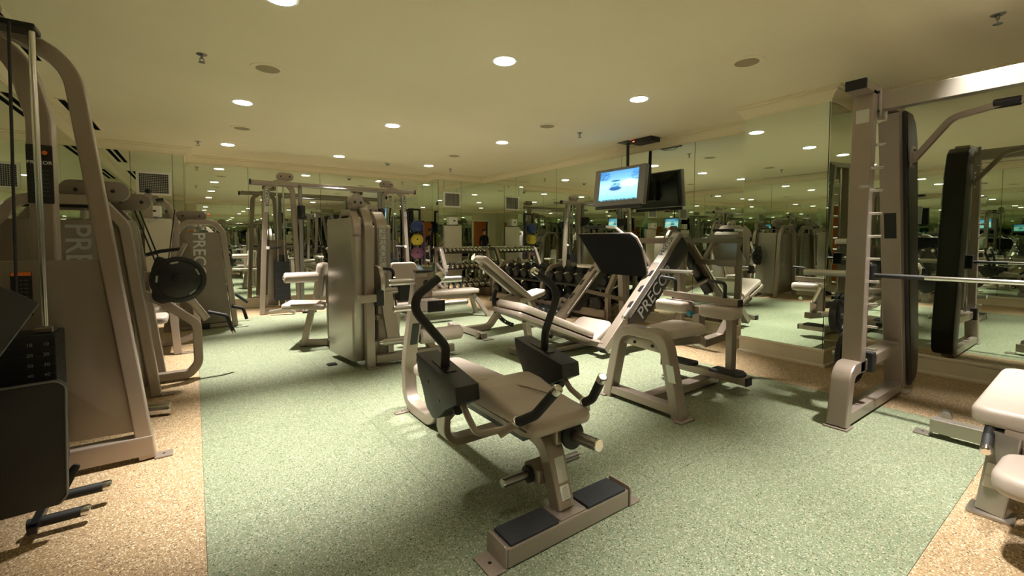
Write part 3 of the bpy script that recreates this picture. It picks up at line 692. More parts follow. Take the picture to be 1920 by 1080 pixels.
def weight_plate(name, label, c, ax, r, th, group, mat='iron'):
    c = Vector(c); o = lathe(name, None, mat, c-Vector(ax)*th/2, ax, [(0, r*.10), (0, r*.30), (.0, r*.32), (th*.22, r*.36), (th*.22, r*.82), (0, r*.86), (0, r*.97), (th*.1, r), (th*.9, r), (th, r*.97), (th, r*.86), (th*.78, r*.82), (th*.78, r*.36), (th, r*.32), (th, r*.10)], 36, org=c)
    return tag(o, label, 'weight plate', group)
for i, (x, y, z, r, l) in enumerate(((4.15, 1.235, .35, .205, 'large black weight plate, inner one low on the smith machine by the pillar'), (4.15, 1.285, .35, .20, 'large black weight plate, outer one low on the smith machine by the pillar'),
      (3.80, 1.24, .70, .12, 'small black weight plate hanging midway up the smith machine column'), (4.15, -.405, .35, .205, 'large black weight plate low on the smith machine frame away from the pillar'))):
    weight_plate('weight_plate', l, (x, y, z), (0, 1, 0), r, .042, 'plates stored on the smith machine')
# ---------------------------------------------------------------- bench at the right edge
t = thing('adjustable_bench', 'adjustable bench with pale split cushions at the right edge beside the smith machine', 'exercise bench', (3.3, .27, 0))
tube('cross_foot', t, 'silver_beige', [(3.82, .72, .075), (3.82, -.16, .075)], .085, .085, X_, .01, 0)
flange(t, (3.77, 3.87), (.72, .80), mat='silver_beige'); flange(t, (3.77, 3.87), (-.24, -.16), mat='silver_beige')
for xw in (3.85, 3.885):
    slab('wheel_lug', t, 'silver_beige', (xw, .66, .115), Y_, Z_, rpoly([(-.03, 0), (.03, 0), (.02, .045), (-.02, .045)], .012), .006, .001)
lathe('wheel', t, 'dull_steel', (3.858, .66, .145), X_, [(0, .02), (.003, .026), (.022, .026), (.025, .02)], 20)
tube('spine', t, 'beige', [(3.82, .27, .09), (3.45, .27, .36), (2.95, .27, .36)], .085, .07, Y_, .01, .1)
tube('front_post', t, 'silver_beige', [(2.93, .335, .012), (2.98, .30, .37)], .10, .075, Vector((.2, 1, 0)), .012, 0)
slab('post_foot', t, 'silver_beige', (2.93, .34, .0005), X_, Y_, rrect(.13, .15, .012), .014, .003)
pp = slab('info_plate', t, 'label_silver', (2.908, .325, .185), -Y_, Vector((.14, -.1, 1)), rrect(.075, .11, .006), .003)
text('label_print', pp, 'label_grey', 'ICARIAN', (2.906, .325, .185), -Y_, Vector((.14, -.1, 1)), .018, .004)
pad('back_pad', t, (3.42, .27, .405), Vector((1, 0, .04)), Y_, .92, .32, .085, .07)
box('pad_board', t, 'black_paint', (3.02, 3.85), (.15, .39), (.375, .41), .004)
box('under_bracket', t, 'black_paint', (2.99, 3.3), (.18, .36), (.30, .38), .006)
grip_rod(t, [(3.02, .36, .40), (2.93, .36, .345), (2.86, .355, .32)], .02, 'black_rubber', .02, True, 'adjust_lever')
rod('support_link', t, 'black_paint', [(3.08, .24, .36), (3.1, .24, .22), (3.25, .25, .2)], .014, .03, 10)
lathe('adjust_knob', t, 'blue_knob', (3.0, .30, .285), Vector((-1, .3, 0)), [(0, .01), (.02, .012), (.024, .018), (.045, .018), (.05, .012)], 14)
pad('seat_pad', t, (2.66, .135, .265), Vector((1, 0, -.06)), Y_, .42, .33, .085, .1)
tube('seat_arm', t, 'beige', [(2.98, .25, .3), (2.75, .15, .26), (2.6, .13, .25)], .08, .04, Z_, .008, .05)
# ---------------------------------------------------------------- leg press
t = thing('leg_press', 'angled leg press with big black foot plate and PRECOR side panel', 'exercise machine', (3.9, 3.7, 0))
d = Vector((1.33, 0, 1.25)).normalized(); pn = Vector((-d.z, 0, d.x))      # along the rails / up out of them
def rail_pt(s, y, off=0.): return Vector((3.50, y, .085))+d*s+pn*off
for k, y in enumerate((3.25, 4.15)):
    tube('rail_beam', t, 'beige', [rail_pt(0, y), rail_pt(1.80, y)], .11, .085, Y_, .01, 0)
    cyl('guide_rod', t, 'chrome', rail_pt(.35, y+(.075 if k == 0 else -.075), .0), rail_pt(1.6, y+(.075 if k == 0 else -.075), .0), .016)
    c0 = rail_pt(-.012, y); slab('beam_cap', t, 'black_rubber', c0, Y_, pn, rrect(.11, .085, .01), .014, .003)
    yo = y-.068 if k == 0 else y+.068
    so = [(.42, -.02), (1.78, -.02), (1.78, -.235), (.60, -.235)]
    sp_ = slab('side_panel', t, 'charcoal', rail_pt(0, yo+(.012 if k == 0 else 0)), d, pn, rpoly(so, .02), .012, .002)
    if k == 0:
        text('lettering', sp_, 'label_grey', 'PRECOR', rail_pt(.98, yo-.002, -.125), d, pn, .205, .002, .010)
        lp = slab('name_plate', t, 'label_silver', rail_pt(1.52, y, .043), d, Y_, rrect(.50, .085, .004), .002)
        text('lettering', lp, 'label_black', 'PRECOR', rail_pt(1.55, y, .046), -d if False else d, Y_, .085, .001, .008)
    for s in (.62, .86, 1.1):
        slab('stop_notch', t, 'black_paint', rail_pt(s, y-.02 if k == 0 else y+.02, .043), d, Y_, rpoly([(-.05, -.02), (.05, -.02), (.03, .02), (-.05, .02)], .008), .004)
    # rear legs
    tube('rear_leg', t, 'beige', [rail_pt(1.72, y, -.08), (4.90, y, .02)], .09, .075, Y_, .01, 0)
    tube('brace', t, 'beige', [(4.86, y, .42), rail_pt(.8, y, -.05)], .06, .05, Y_, .01, 0)
    flange(t, (4.80, 5.02), (y-.06, y+.06))
    grip_rod(t, [rail_pt(.52, y-.05 if k == 0 else y+.05, .05), rail_pt(.52, y-.09 if k == 0 else y+.09, .09), rail_pt(.40, y-.09 if k == 0 else y+.09, .09)], .022, 'beige', .02, True, 'safety_handle')
tube('rear_cross_beam', t, 'beige', [(4.90, 3.2, .06), (4.90, 4.2, .06)], .08, .08, X_, .01, 0)
tube('upper_cross_beam', t, 'beige', [rail_pt(1.74, 3.2, -.05), rail_pt(1.74, 4.2, -.05)], .08, .07, X_, .01, 0)
tube('lower_cross_beam', t, 'beige', [rail_pt(.06, 3.25, -.0), rail_pt(.06, 4.15, -.0)], .08, .06, X_, .01, 0)
# sled with foot plate
pc = Vector((4.13, 3.69, 1.065)); pu_ = Vector((-.33, 0, .944)).normalized(); pd_ = Vector((.944, 0, .33)).normalized()
fo_ = [(-.36, .335), (.44, .335), (.30, -.32), (-.26, -.32), (-.36, -.22), (-.41, .10)]
fo_ = [(.50, .27), (.24, -.255), (-.40, -.255), (-.445, -.22), (-.445, .10), (-.40, .22), (-.33, .27)]
fp = slab('foot_plate', t, 'plate_black', pc-pd_*.01, Y_, pu_, rpoly(fo_, [.01, .03, .03, .03, .06, .06, .04]), .018, .004) if Y_.cross(pu_).dot(-pd_) > 0 else slab('foot_plate', t, 'plate_black', pc, Y_, pu_, rpoly(fo_, [.01, .03, .03, .03, .06, .06, .04]), .018, .004)
slab('plate_backing', t, 'beige', pc+pd_*.02, Y_, pu_, rpoly([(a*1.015, b*1.015) for a, b in fo_], .03), .022, .004)
for y in (3.35, 4.05):
    tube('sled_arm', t, 'beige', [pc+pd_*.05+Vector((0, y-3.69, 0))+pu_*.2, Vector((4.42, y, .92)), pc+pd_*.05+Vector((0, y-3.69, 0))-pu_*.22], .05, .05, Y_, .01, .06)
tube('sled_beam', t, 'beige', [(4.42, 3.22, .90), (4.42, 4.18, .90)], .08, .08, X_, .012, 0)
horn(t, (4.40, 3.22, .89), (4.40, 2.78, .90), .026, .045); horn(t, (4.40, 4.18, .89), (4.40, 4.56, .89), .026, .045)
cyl('sled_sleeve', t, 'silver_beige', (4.40, 3.38, .89), (4.40, 3.22, .89), .036)
rod('sled_handle', t, 'white_plastic', [(4.10, 3.46, 1.30), (4.08, 3.60, 1.40), (4.08, 3.74, 1.41)], .016, .05, 12)
rod('sled_grip', t, 'black_rubber', [(4.08, 3.74, 1.41), (4.08, 4.10, 1.41)], .02, 0, 12)
# seat side
bd = Vector((1.04, 0, -.42)).normalized(); bn = Vector((.42, 0, 1.04)).normalized()
pad('back_pad', t, Vector((3.10, 3.70, .375))-bn*.02, bd, Y_, 1.10, .50, .075, .07)
slab('back_board', t, 'beige', Vector((3.10, 3.70, .34))-bn*.055, bd, Y_, rrect(1.16, .52, .05), .05, .012)
tube('back_support', t, 'beige', [(2.82, 3.70, .40), (2.90, 3.70, .03)], .07, .06, Y_, .01, 0)
tube('floor_spine', t, 'beige', [(2.80, 3.70, .04), (4.90, 3.70, .04)], .08, .06, Y_, .01, 0)
tube('front_foot', t, 'beige', [(2.84, 3.42, .035), (2.84, 3.98, .035)], .08, .06, X_, .01, 0)
box('foot_cap', t, 'black_rubber', (2.80, 2.88), (3.40, 3.42), (.003, .07), .004)
sd = Vector((.33, 0, .20)).normalized(); 
pad('seat_pad', t, Vector((3.74, 3.70, .16)), sd, Y_, .40, .52, .07, .08)
tube('seat_support', t, 'beige', [(3.72, 3.70, .16), (3.72, 3.70, .03)], .08, .08, Y_, .01, 0)
# ---------------------------------------------------------------- incline bench
t = thing('incline_bench', 'adjustable incline bench with raised backrest and black toothed arc', 'exercise bench', (3.5, 5.2, 0)); yc = 5.2
tube('wheel_bar', t, 'beige', [(2.95, 5.62, .045), (2.95, 4.72, .045)], .075, .06, X_, .01, 0)
flange(t, (2.90, 3.04), (4.64, 4.72)); flange(t, (2.90, 3.04), (5.62, 5.70))
for y in (4.80, 5.54):
    w_ = lathe('wheel', t, 'beige', (2.905, y, .052), -X_, [(0, .046), (.004, .05), (.026, .05), (.03, .044)], 24)
    lathe('hub', w_, 'dull_steel', (2.876, y, .052), -X_, [(-.002, .014), (.002, .014), (.004, .01)], 12)
tube('main_tube', t, 'beige', [(2.97, yc, .05), (3.32, yc, .05), (3.58, yc, .36), (4.02, yc, .40), (4.22, yc, .05)], .085, .075, Y_, .014, [.12, .1, .12], 7)
tube('rear_foot', t, 'beige', [(4.22, 4.98, .035), (4.22, 5.42, .035)], .075, .06, X_, .01, 0)
slab('pivot_plate', t, 'beige', (0, yc+.055, 0), X_, Z_, rpoly([(3.50, .33), (3.96, .36), (4.02, .44), (3.55, .46)], .02), .11, .004)
P0 = Vector((3.14, yc, .985)); P1 = Vector((3.96, yc, .36)); dd = (P1-P0).normalized(); nn_ = Vector((-dd.z, 0, dd.x)); nn_ = nn_ if nn_.z > 0 else -nn_
Lb = (P1-P0).length
slab('backrest_pad', t, 'vinyl', (P0+P1)/2+nn_*.0, dd, Y_, rrect(Lb, .29, .05, 5), .075, .022, 3) if dd.cross(Y_).dot(nn_) > 0 else slab('backrest_pad', t, 'vinyl', (P0+P1)/2, -dd, Y_, rrect(Lb, .29, .05, 5), .075, .022, 3)
tube('backrest_rail', t, 'beige', [P0-nn_*.035+dd*.08, P1-nn_*.035], .09, .05, Y_, .008, 0)
arc = []; C0 = Vector((3.90, yc, .40))
for k in range(15):
    a = math.radians(158+k*(250-158)/14); arc.append(C0+Vector((math.cos(a)*.50, 0, math.sin(a)*.40)))
tube('adjust_arc', t, 'black_paint', arc, .03, .055, Y_, .004, 0)
for k in (5, 7, 9, 11, 13): cyl('arc_pin', t, 'chrome', arc[k]+Vector((0, -.017, 0)), arc[k]+Vector((0, -.02, 0)), .010, .001, 10)
sdn = Vector((.46, 0, .12)).normalized()
pad('seat_pad', t, Vector((4.05, yc, .39)), sdn, Y_, .46, .30, .075, .05, outline=rpoly([(-.23, -.14), (.16, -.15), (.23, -.1), (.23, .1), (.16, .15), (-.23, .14)], .05))
rod('pop_pin', t, 'black_rubber', [(4.15, yc-.05, .37), (4.30, yc-.05, .38)], .014, 0.0, 10)
# ---------------------------------------------------------------- flat bench
t = thing('flat_bench', 'flat beige bench in front of the chrome dumbbell rack', 'exercise bench', (3.3, 6.35, 0)); yc = 6.35
pad('bench_pad', t, (3.22, yc, .39), X_, Y_, 1.15, .28, .07, .04)
tube('bench_rail', t, 'beige', [(2.75, yc, .355), (3.72, yc, .355)], .085, .07, Y_, .01, 0)
for x0, x1 in ((2.80, 2.66), (3.72, 3.92)):
    for s in (-1, 1):
        tube('leg', t, 'beige', [(x0, yc+s*.05, .36), (x1, yc+s*.20, .01)], .075, .06, Vector((0, 1, .3)), .01, 0)
        flange(t, (x1-.05, x1+.05), (yc+s*.20-.05, yc+s*.20+.05))
cyl('foot_roller', t, 'vinyl', (2.72, yc-.28, .27), (3.28, yc-.28, .27), .05, .012); cyl('roller_bar', t, 'chrome', (2.66, yc-.28, .27), (2.72, yc-.28, .27), .018)
tube('roller_bracket', t, 'beige', [(3.0, yc-.03, .34), (3.0, yc-.26, .28)], .05, .04, X_, .008, 0)
# ---------------------------------------------------------------- dumbbells and racks
def dumbbell_proto(mat_h, mat_b, L, r, label, cat, group, hexa=False):
    t = thing('dumbbell', label, cat, (0, 0, 0), group, local=True)
    cyl('handle', t, mat_h, (-L*.3, 0, 0), (L*.3, 0, 0), r*.30, .002, 12)
    for s in (-1, 1):
        lathe('head', t, mat_b, (s*L*.24, 0, 0), (s, 0, 0), [(0, r*.75), (L*.03, r), (L*.20, r), (L*.25, r*.8), (L*.255, r*.4), (L*.26, r*.35)], 8 if hexa else 18)
    return t
def place(proto, used, loc, rz, tilt, label, group):
    o = proto if not used[0] else copy_tree(proto); used[0] = True
    o.location = loc; o.rotation_euler = (0, tilt, rz); o['label'] = label; o['group'] = group; return o
# chrome rack against the far right block
t = thing('dumbbell_rack', 'beige three tier rack of chrome dumbbells in the far right corner', 'rack', (4.85, 8.6, 0))
R0, R1 = 4.26, 5.46
for x in (R0+.03, R1-.03):
    tube('upright', t, 'beige', [(x, 8.86, 1.06), (x, 8.62, 1.06), (x, 8.40, .62), (x, 8.40, .012)], .07, .075, X_, .012, .12, 7)
    tube('rear_upright', t, 'beige', [(x, 8.84, 1.05), (x, 8.84, .02)], .06, .05, X_, .01, 0)
    tube('foot_bar', t, 'beige', [(x, 8.86, .035), (x, 8.32, .035)], .07, .06, X_, .01, 0)
    tube('tier_strut', t, 'beige', [(x, 8.84, .74), (x, 8.42, .56)], .05, .05, X_, .01, 0); tube('tier_strut', t, 'beige', [(x, 8.84, .36), (x, 8.42, .20)], .05, .05, X_, .01, 0)
tl = text('lettering', t, 'label_black', 'PRECOR', (R0+.03, 8.359, .44), -Z_, X_, .075, .001, .006)
slab('name_plate', t, 'label_silver', (R0+.03, 8.362, .44), X_, Z_, rrect(.055, .36, .004), .0012)
tiers = ((1.00, 8.66, 10, .034, .20), (.66, 8.60, 9, .042, .24), (.25, 8.50, 7, .055, .28))
tn_ = ('top', 'middle', 'bottom')
for i, (z, y, n, r, L) in enumerate(tiers):
    slab('shelf', t, 'charcoal', ((R0+R1)/2, y+.0, z), X_, Vector((0, 1, .38)), rrect(R1-R0-.05, .26, .01), .015, .003)
    pr = dumbbell_proto('chrome', 'chrome', L, r, 'x', 'dumbbell', 'x', True); used = [False]
    for k in range(n):
        x = R0+.13+(R1-R0-.26)*k/(n-1)
        nv = Vector((0, -.38, 1)).normalized(); p = Vector((x, y, z))+nv*(.016+r)
        o = place(pr, used, p, 0, 0, 'chrome dumbbell on the %s tier of the corner rack, %s from the left' % (tn_[i], ordinal(k)), 'chrome dumbbells on the corner rack')
        o.rotation_euler = Vector((0, 1, .38)).normalized().to_track_quat('X', 'Z').to_euler()
# black dumbbell rack along the right wall
t = thing('dumbbell_rack', 'long beige rack of black dumbbells along the right mirrored wall', 'rack', (5.2, 6.1, 0))
A0, A1 = 4.55, 7.70
for y in (A0+.03, (A0+A1)/2, A1-.03):
    tube('upright', t, 'beige', [(5.44, y, .80), (5.24, y, .78), (5.04, y, .46), (5.04, y, .012)], .07, .07, Y_, .012, .12, 7)
    tube('rear_upright', t, 'beige', [(5.47, y, .88), (5.47, y, .02)], .06, .05, Y_, .01, 0)
    tube('foot_bar', t, 'beige', [(5.48, y, .035), (4.90, y, .035)], .07, .06, Y_, .01, 0)
tiers = ((.555, 5.27, 12, .088, .34), (.20, 5.17, 10, .108, .38))
for i, (z, x, n, r, L) in enumerate(tiers):
    slab('shelf', t, 'beige' if i else 'charcoal', (x, (A0+A1)/2, z), Vector((1, 0, .30)), Y_, rrect(.34, A1-A0-.08, .01), .02, .004)
    slab('shelf_lip', t, 'beige' if i else 'charcoal', (x-.19, (A0+A1)/2, z-.065 if i else z-.05), Y_, Z_, rrect(A1-A0-.08, .04 if not i else .12, .01), .02, .004)
    pr = dumbbell_proto('chrome', 'iron', L, r, 'x', 'dumbbell', 'x', False); used = [False]
    for k in range(n):
        y = A1-.19-(A1-A0-.38)*k/(n-1); nv = Vector((-.30, 0, 1)).normalized(); p = Vector((x, y, z))+nv*(.021+r)
        o = place(pr, used, p, 0, 0, 'black round dumbbell on the %s tier of the wall rack, %s from the far end' % (('upper', 'lower')[i], ordinal(k)), 'black dumbbells on the wall rack')
        o.rotation_euler = (0, -math.atan(.30), 0)
pr = dumbbell_proto('chrome', 'iron', .32, .075, 'x', 'dumbbell', 'x', False); used = [False]
for k in range(9):
    o = place(pr, used, (4.76, 6.60-k*.165, .0755), 0, 0, 'black dumbbell on the floor in front of the wall rack, %s from the far end' % ordinal(k), 'black dumbbells on the floor by the wall rack')
# medicine ball tree
t = thing('medicine_ball_rack', 'tall black rack holding medicine balls before the far mirror', 'rack', (3.98, 9.2, 0))
for x in (3.84, 4.10): tube('post', t, 'black_paint', [(x, 9.28, .02), (x, 9.28, 1.93)], .04, .04, X_, .006, 0)
tube('top_bar', t, 'black_paint', [(3.84, 9.28, 1.92), (4.10, 9.28, 1.92)], .04, .04, Y_, .006, 0)
tube('base_bar', t, 'black_paint', [(3.74, 9.18, .03), (4.22, 9.18, .03)], .06, .05, Y_, .006, 0)
for x in (3.84, 4.10): tube('base_foot', t, 'black_paint', [(x, 9.36, .03), (x, 8.96, .03)], .05, .05, X_, .006, 0)
for z in (1.42, 1.13, .84, .47):
    m = MB(); m.add(rod_vf([(3.90, 9.28, z), (3.90, 9.05, z), (4.06, 9.05, z), (4.06, 9.28, z)], .008, .05, 8)); m.build('ball_cradle', 'black_paint', t)
for z, mt, l, r in ((1.545, 'ball_blue', 'blue medicine ball, top of the black ball rack', .135), (1.255, 'ball_yellow', 'yellow medicine ball, second on the black ball rack', .135), (.965, 'ball_purple', 'purple medicine ball, third on the black ball rack', .135), (.585, 'ball_pale', 'pale blue medicine ball, lowest on the black ball rack', .13)):
    b = thing('medicine_ball', l, 'ball', (3.98, 9.14, z), 'medicine balls')
    link('ball', *ball_vf((3.98, 9.14, z), r), mt, b)
    cy2 = 9.14-r-.0
    dv = Vector((-.35, -.93, .1)).normalized()
    lathe('valve_disc', b, 'black_rubber', Vector((3.98, 9.14, z))+dv*(r-.003), dv, [(0, .017), (.004, .017), (.005, .014)], 16)
    if 'blue' in mt or 'purple' in mt:
        pass
m = thing('jump_ropes', 'bundle of coloured ropes hanging beside the medicine balls', 'rope', (4.14, 9.2, 1.0))
for k, (mt, dx) in enumerate((('ball_blue', 0), ('ball_purple', .02), ('black_rubber', -.02))):
    rod('rope', m, mt, [(4.13+dx, 9.24, 1.68), (4.15+dx, 9.2, 1.2), (4.14+dx, 9.18, .75), (4.17+dx, 9.18, .7), (4.18+dx, 9.2, 1.2), (4.14+dx, 9.24, 1.66)], .008, .03, 8)
box('hook', m, 'black_paint', (4.08, 4.20), (9.23, 9.27), (1.64, 1.68), .004)
# ---------------------------------------------------------------- weight stacks
def stack(parent, x, y, z0, z1, n=14, nums=True, face='-Y'):
    b = None
    h = (z1-z0)/n
    for k in range(n):
        o = box('stack_plate', parent, 'iron', x, y, (z0+k*h+.0012, z0+(k+1)*h-.0012), .003)
    return h
def label_strip(parent, x, y, z0, z1, n):
    for k in range(n):
        z = z0+(z1-z0)*(k+.5)/n
        text('stack_number', parent, 'label_grey', str(10*(n-k)), (x, y, z), X_, Z_, .022, .001)
def pulley_cover(parent, c, L, hgt, th, u, mat='beige_panel'):
    """rounded capsule-shaped pulley guard, long axis u, normal u x z"""
    c = Vector(c); u = Vector(u).normalized()
    pc_ = slab('pulley_cover', parent, mat, c-u.cross(Z_)*th/2, u, Z_, rrect(L, hgt, hgt*.48, 6), th, .008)
    for s in (-1, 1):
        for q in (1, -1):
            lathe('axle_cap', pc_, 'black_paint', c+u*(s*L*.26)+u.cross(Z_)*(q*th/2), u.cross(Z_)*q, [(-.002, .014), (.004, .014), (.006, .010)], 12)
    return pc_
# ---------------------------------------------------------------- nearest left tower
t = thing('cable_tower', 'nearest weight tower at the left edge with curved tube frame and black boards', 'exercise machine', (-.65, 3.1, 0)); yt = 3.25
tube('front_leg', t, 'beige', [(-.245, yt, .01), (-.495, yt, 2.16), (-.80, yt, 2.33), (-1.16, yt, 2.33)], .07, .075, Y_, .012, [.24, .2], 10)
tube('base_rail', t, 'beige', [(-.22, yt, .085), (-1.18, yt, .085)], .085, .11, Y_, .012, 0)
flange(t, (-.215, -.13), (yt-.05, yt+.03)); flange(t, (-1.22, -1.18), (yt-.05, yt+.03))
slab('shroud_panel', t, 'beige_panel', (0, yt+.01, 0), X_, Z_, rpoly([(-1.17, .20), (-.295, .17), (-.41, 1.145), (-1.17, 1.145)], .01), .02, .003)
tube('centre_column', t, 'beige', [(-.655, 3.46, .05), (-.655, 3.46, 1.9), (-.74, 3.46, 2.28), (-1.12, 3.46, 2.33)], .11, .10, Y_, .02, [.3, .25], 8)
tube('rear_leg', t, 'beige', [(-1.13, 3.46, .01), (-1.13, 3.46, 2.32)], .085, .085, Y_, .014, 0)
box('top_plate', t, 'black_paint', (-1.15, -.585), (3.06, 3.18), (2.245, 2.272), .006)
slab('top_gusset', t, 'beige', (0, 3.02, 0), X_, Z_, rpoly([(-1.1, 2.27), (-.66, 2.27), (-.76, 2.46), (-1.1, 2.5)], .03), .03, .004)
sl = slab('instruction_sign', t, 'label_black', (-.655, 3.404, 1.60), X_, Z_, rrect(.10, .31, .006), .003)
text('lettering', sl, 'label_white', 'PRECOR', (-.655, 3.40, 1.66), X_, Z_, .026, .003, .006)
lathe('logo_mark', sl, 'label_orange', (-.635, 3.402, 1.715), -Y_, [(0, .012), (.0018, .011)], 12)
for k in range(7): text('label_print', sl, 'label_grey', '- --- ---- --', (-.655, 3.40, 1.62-k*.022), X_, Z_, .016, .003)
for x in (-.60, -.78): cyl('guide_rod', t, 'chrome', (x, 3.08, .20), (x, 3.08, 2.24), .013)
rod('cable', t, 'black_rubber', [(-.655, 3.0, 2.24), (-.675, 3.0, .9)], .006, 0, 8)
ws = box('weight_stack', t, 'iron', (-.86, -.555), (3.0, 3.2), (.16, .80), .004)
for k in range(14): box('stack_plate', ws, 'iron', (-.862, -.553), (2.997, 3.19), (.165+k*.045, .165+k*.045+.042), .002)
label_strip(ws, -.585, 2.996, .34, .78, 9); label_strip(ws, -.640, 2.996, .34, .78, 9)
box('stack_head', t, 'dull_steel', (-.635, -.565), (3.04, 3.12), (.80, .83), .006)
box('stack_guard', t, 'black_paint', (-.80, -.515), (2.92, 2.97), (.20, .58), .004)
wl2 = slab('warning_label', t, 'label_black', (-.705, 3.225, .98), X_, Z_, rrect(.075, .22, .004), .002)
slab('label_header', wl2, 'label_orange', (-.705, 3.2225, 1.08), X_, Z_, rrect(.07, .018, .003), .0015)
for k in range(8): text('label_print', wl2, 'label_grey', '--- -- ---', (-.705, 3.2225, 1.05-k*.02), X_, Z_, .016, .002)
# black padded boards on the user's side
bd1 = slab('board', t, 'dark_board', (0, 2.62, 0), X_, Z_, rpoly([(-1.12, .115), (-.485, .135), (-.462, .165), (-.452, .64), (-.475, .665), (-1.12, .645)], [.02, .02, .02, .02, .02, .02]), .025, .004)
rod('board_edge', bd1, 'edge_grey', [(-1.10, 2.594, .642), (-.48, 2.594, .662), (-.455, 2.594, .635), (-.465, 2.594, .17), (-.49, 2.594, .14)], .0035, .03, 6)
u2 = Vector((.80, .25, -.54)).normalized(); v2 = Vector((.30, -.95, .0)).normalized()
bd2 = slab('board', t, 'dark_board', Vector((-.80, 2.42, .86)), Vector((1, .12, .0)).normalized(), Vector((0, .25, 1)).normalized(), rpoly([(-.30, -.25), (.10, -.25), (.305, .145), (.21, .215), (-.30, .245)], .012), .025, .004)
tube('board_post', t, 'beige', [(-.82, 2.66, .01), (-.82, 2.58, .70)], .06, .06, Y_, .01, 0)
tube('board_arm', t, 'beige', [(-.82, 2.64, .40), (-.82, 3.24, .40)], .06, .06, X_, .01, 0)
for y, x0, x1, z in ((2.80, -.56, -.375, .085), (2.66, -.60, -.43, .055)):
    grip_rod(t, [(x0, y, z), (x1, y, z)], .022, 'black_rubber', 0, True, 'foot_peg')
slab('peg_lever', t, 'black_paint', (0, 2.83, 0), X_, Z_, rpoly([(-.56, .07), (-.50, .10), (-.455, .20), (-.48, .215), (-.53, .15)], .012), .012, .002)
tube('peg_bar', t, 'black_paint', [(-.57, 2.58, .06), (-.57, 2.86, .075)], .03, .03, X_, .006, 0)
tag(cyl('chrome_stub', t, 'chrome', (-.30, 4.02, .045), (-.16, 3.98, .045), .04, .006))
# ---------------------------------------------------------------- second left tower with black cam
t = thing('cam_weight_machine', 'second weight tower on the left with a round black cam', 'exercise machine', (-.5, 4.75, 0)); y0, y1 = 4.52, 5.05
tube('front_frame', t, 'beige', [(-.275, y0, .01), (-.425, y0, 1.36), (-.56, y0, 1.545), (-.98, y0, 1.545), (-1.12, y0, 1.36), (-1.18, y0, .01)], .075, .07, Y_, .014, [.16, .14, .14, .16], 8)
tube('rear_frame', t, 'beige', [(-.26, y1, .01), (-.42, y1, 1.36), (-.56, y1, 1.545), (-.98, y1, 1.545), (-1.12, y1, 1.36), (-1.18, y1, .01)], .075, .07, Y_, .014, [.16, .14, .14, .16], 8)
flange(t, (-.24, -.16), (y0-.04, y0+.04)); flange(t, (-.225, -.15), (y1-.04, y1+.04))
sh = slab('shroud_panel', t, 'beige_panel', (0, y0+.055, 0), X_, Z_, rpoly([(-1.14, .08), (-.365, .06), (-.455, 1.40), (-1.08, 1.40)], .03), .025, .004)
text('lettering', sh, 'label_grey', 'PRECOR', (-.70, y0+.028, 1.0), -Z_, X_, .2, .002, .012)
tube('side_shroud', t, 'silver_beige', [(-.37, (y0+y1)/2, .07), (-.47, (y0+y1)/2, 1.40)], .44, .16, Y_, .075, 0)
pulley_cover(t, (-.60, y0+.12, 1.625), .40, .15, .09, X_); pulley_cover(t, (-.42, y1-.08, 1.57), .26, .14, .08, X_)
for x in (-.68, -.86): cyl('guide_rod', t, 'chrome', (x, y0+.2, .1), (x, y0+.2, 1.54), .012)
box('top_plate', t, 'black_paint', (-1.0, -.55), (y0+.05, y1-.05), (1.49, 1.512), .004)
rod('cable', t, 'black_rubber', [(-.43, 4.95, 1.60), (-.25, 4.92, .98)], .006, 0, 8); rod('cable', t, 'black_rubber', [(-.38, 4.98, 1.53), (-.22, 4.95, .98)], .006, 0, 8)
tube('curved_leg', t, 'beige', [(-.42, 4.92, .82), (-.25, 4.92, .72), (.005, 4.92, .50), (.01, 4.92, .13), (-.06, 4.92, .05), (-.42, 4.92, .05)], .075, .07, Y_, .014, [.1, .12, .16, .05], 8)
tube('cam_arm', t, 'beige', [(-.42, 4.92, .95), (-.12, 4.90, .91)], .06, .08, Y_, .01, 0)
cam_ = lathe('cam', t, 'black_paint', (-.115, 4.86, .905), -Y_, [(0, .19), (.004, .202), (.03, .202), (.034, .19), (.034, .165), (.022, .16), (.022, .05), (.05, .045), (.052, .03)], 40)
for k in range(4):
    a = math.radians(-50+k*75); c = Vector((-.115+math.cos(a)*.15, 4.826, .905+math.sin(a)*.15))
    slab('cam_slot', cam_, 'label_grey', c, Vector((-math.sin(a), 0, math.cos(a))), Vector((math.cos(a), 0, math.sin(a))), rrect(.06, .016, .007), .002)
slab('cam_cover', t, 'black_paint', (0, 4.885, 0), X_, Z_, rpoly([(-.30, .74), (-.24, .70), (-.12, .72), (.02, .80), (.085, .95), (-.02, 1.07), (-.2, 1.09), (-.26, 1.12), (-.30, 1.0)], .06), .05, .008)
tube('input_arm', t, 'silver_beige', [(-.14, 4.95, 1.05), (-.06, 4.95, 1.22)], .05, .035, Y_, .008, 0)
grip_rod(t, [(-.10, 5.0, 1.17), (-.24, 5.0, 1.15), (-.34, 4.98, 1.12)], .017, 'black_rubber', .03, False, 'handle')
tube('roller_arm', t, 'beige', [(-.04, 4.96, .72), (.08, 4.98, .52)], .05, .06, Y_, .02, 0)
grip_rod(t, [(.09, 5.0, .58), (.24, 5.0, .53), (.285, 5.0, .38)], .018, 'black_rubber', .04, True, 'floor_grip')
pad('seat_pad', t, (-.42, 5.45, .46), X_, Y_, .40, .36, .07, .06); tube('seat_post', t, 'beige', [(-.42, 5.45, .02), (-.42, 5.45, .47)], .08, .08, Y_, .01, 0)
pad('back_pad', t, (-.62, 5.45, .60), Y_, Vector((-.18, 0, 1)), .34, .55, .07, .07)
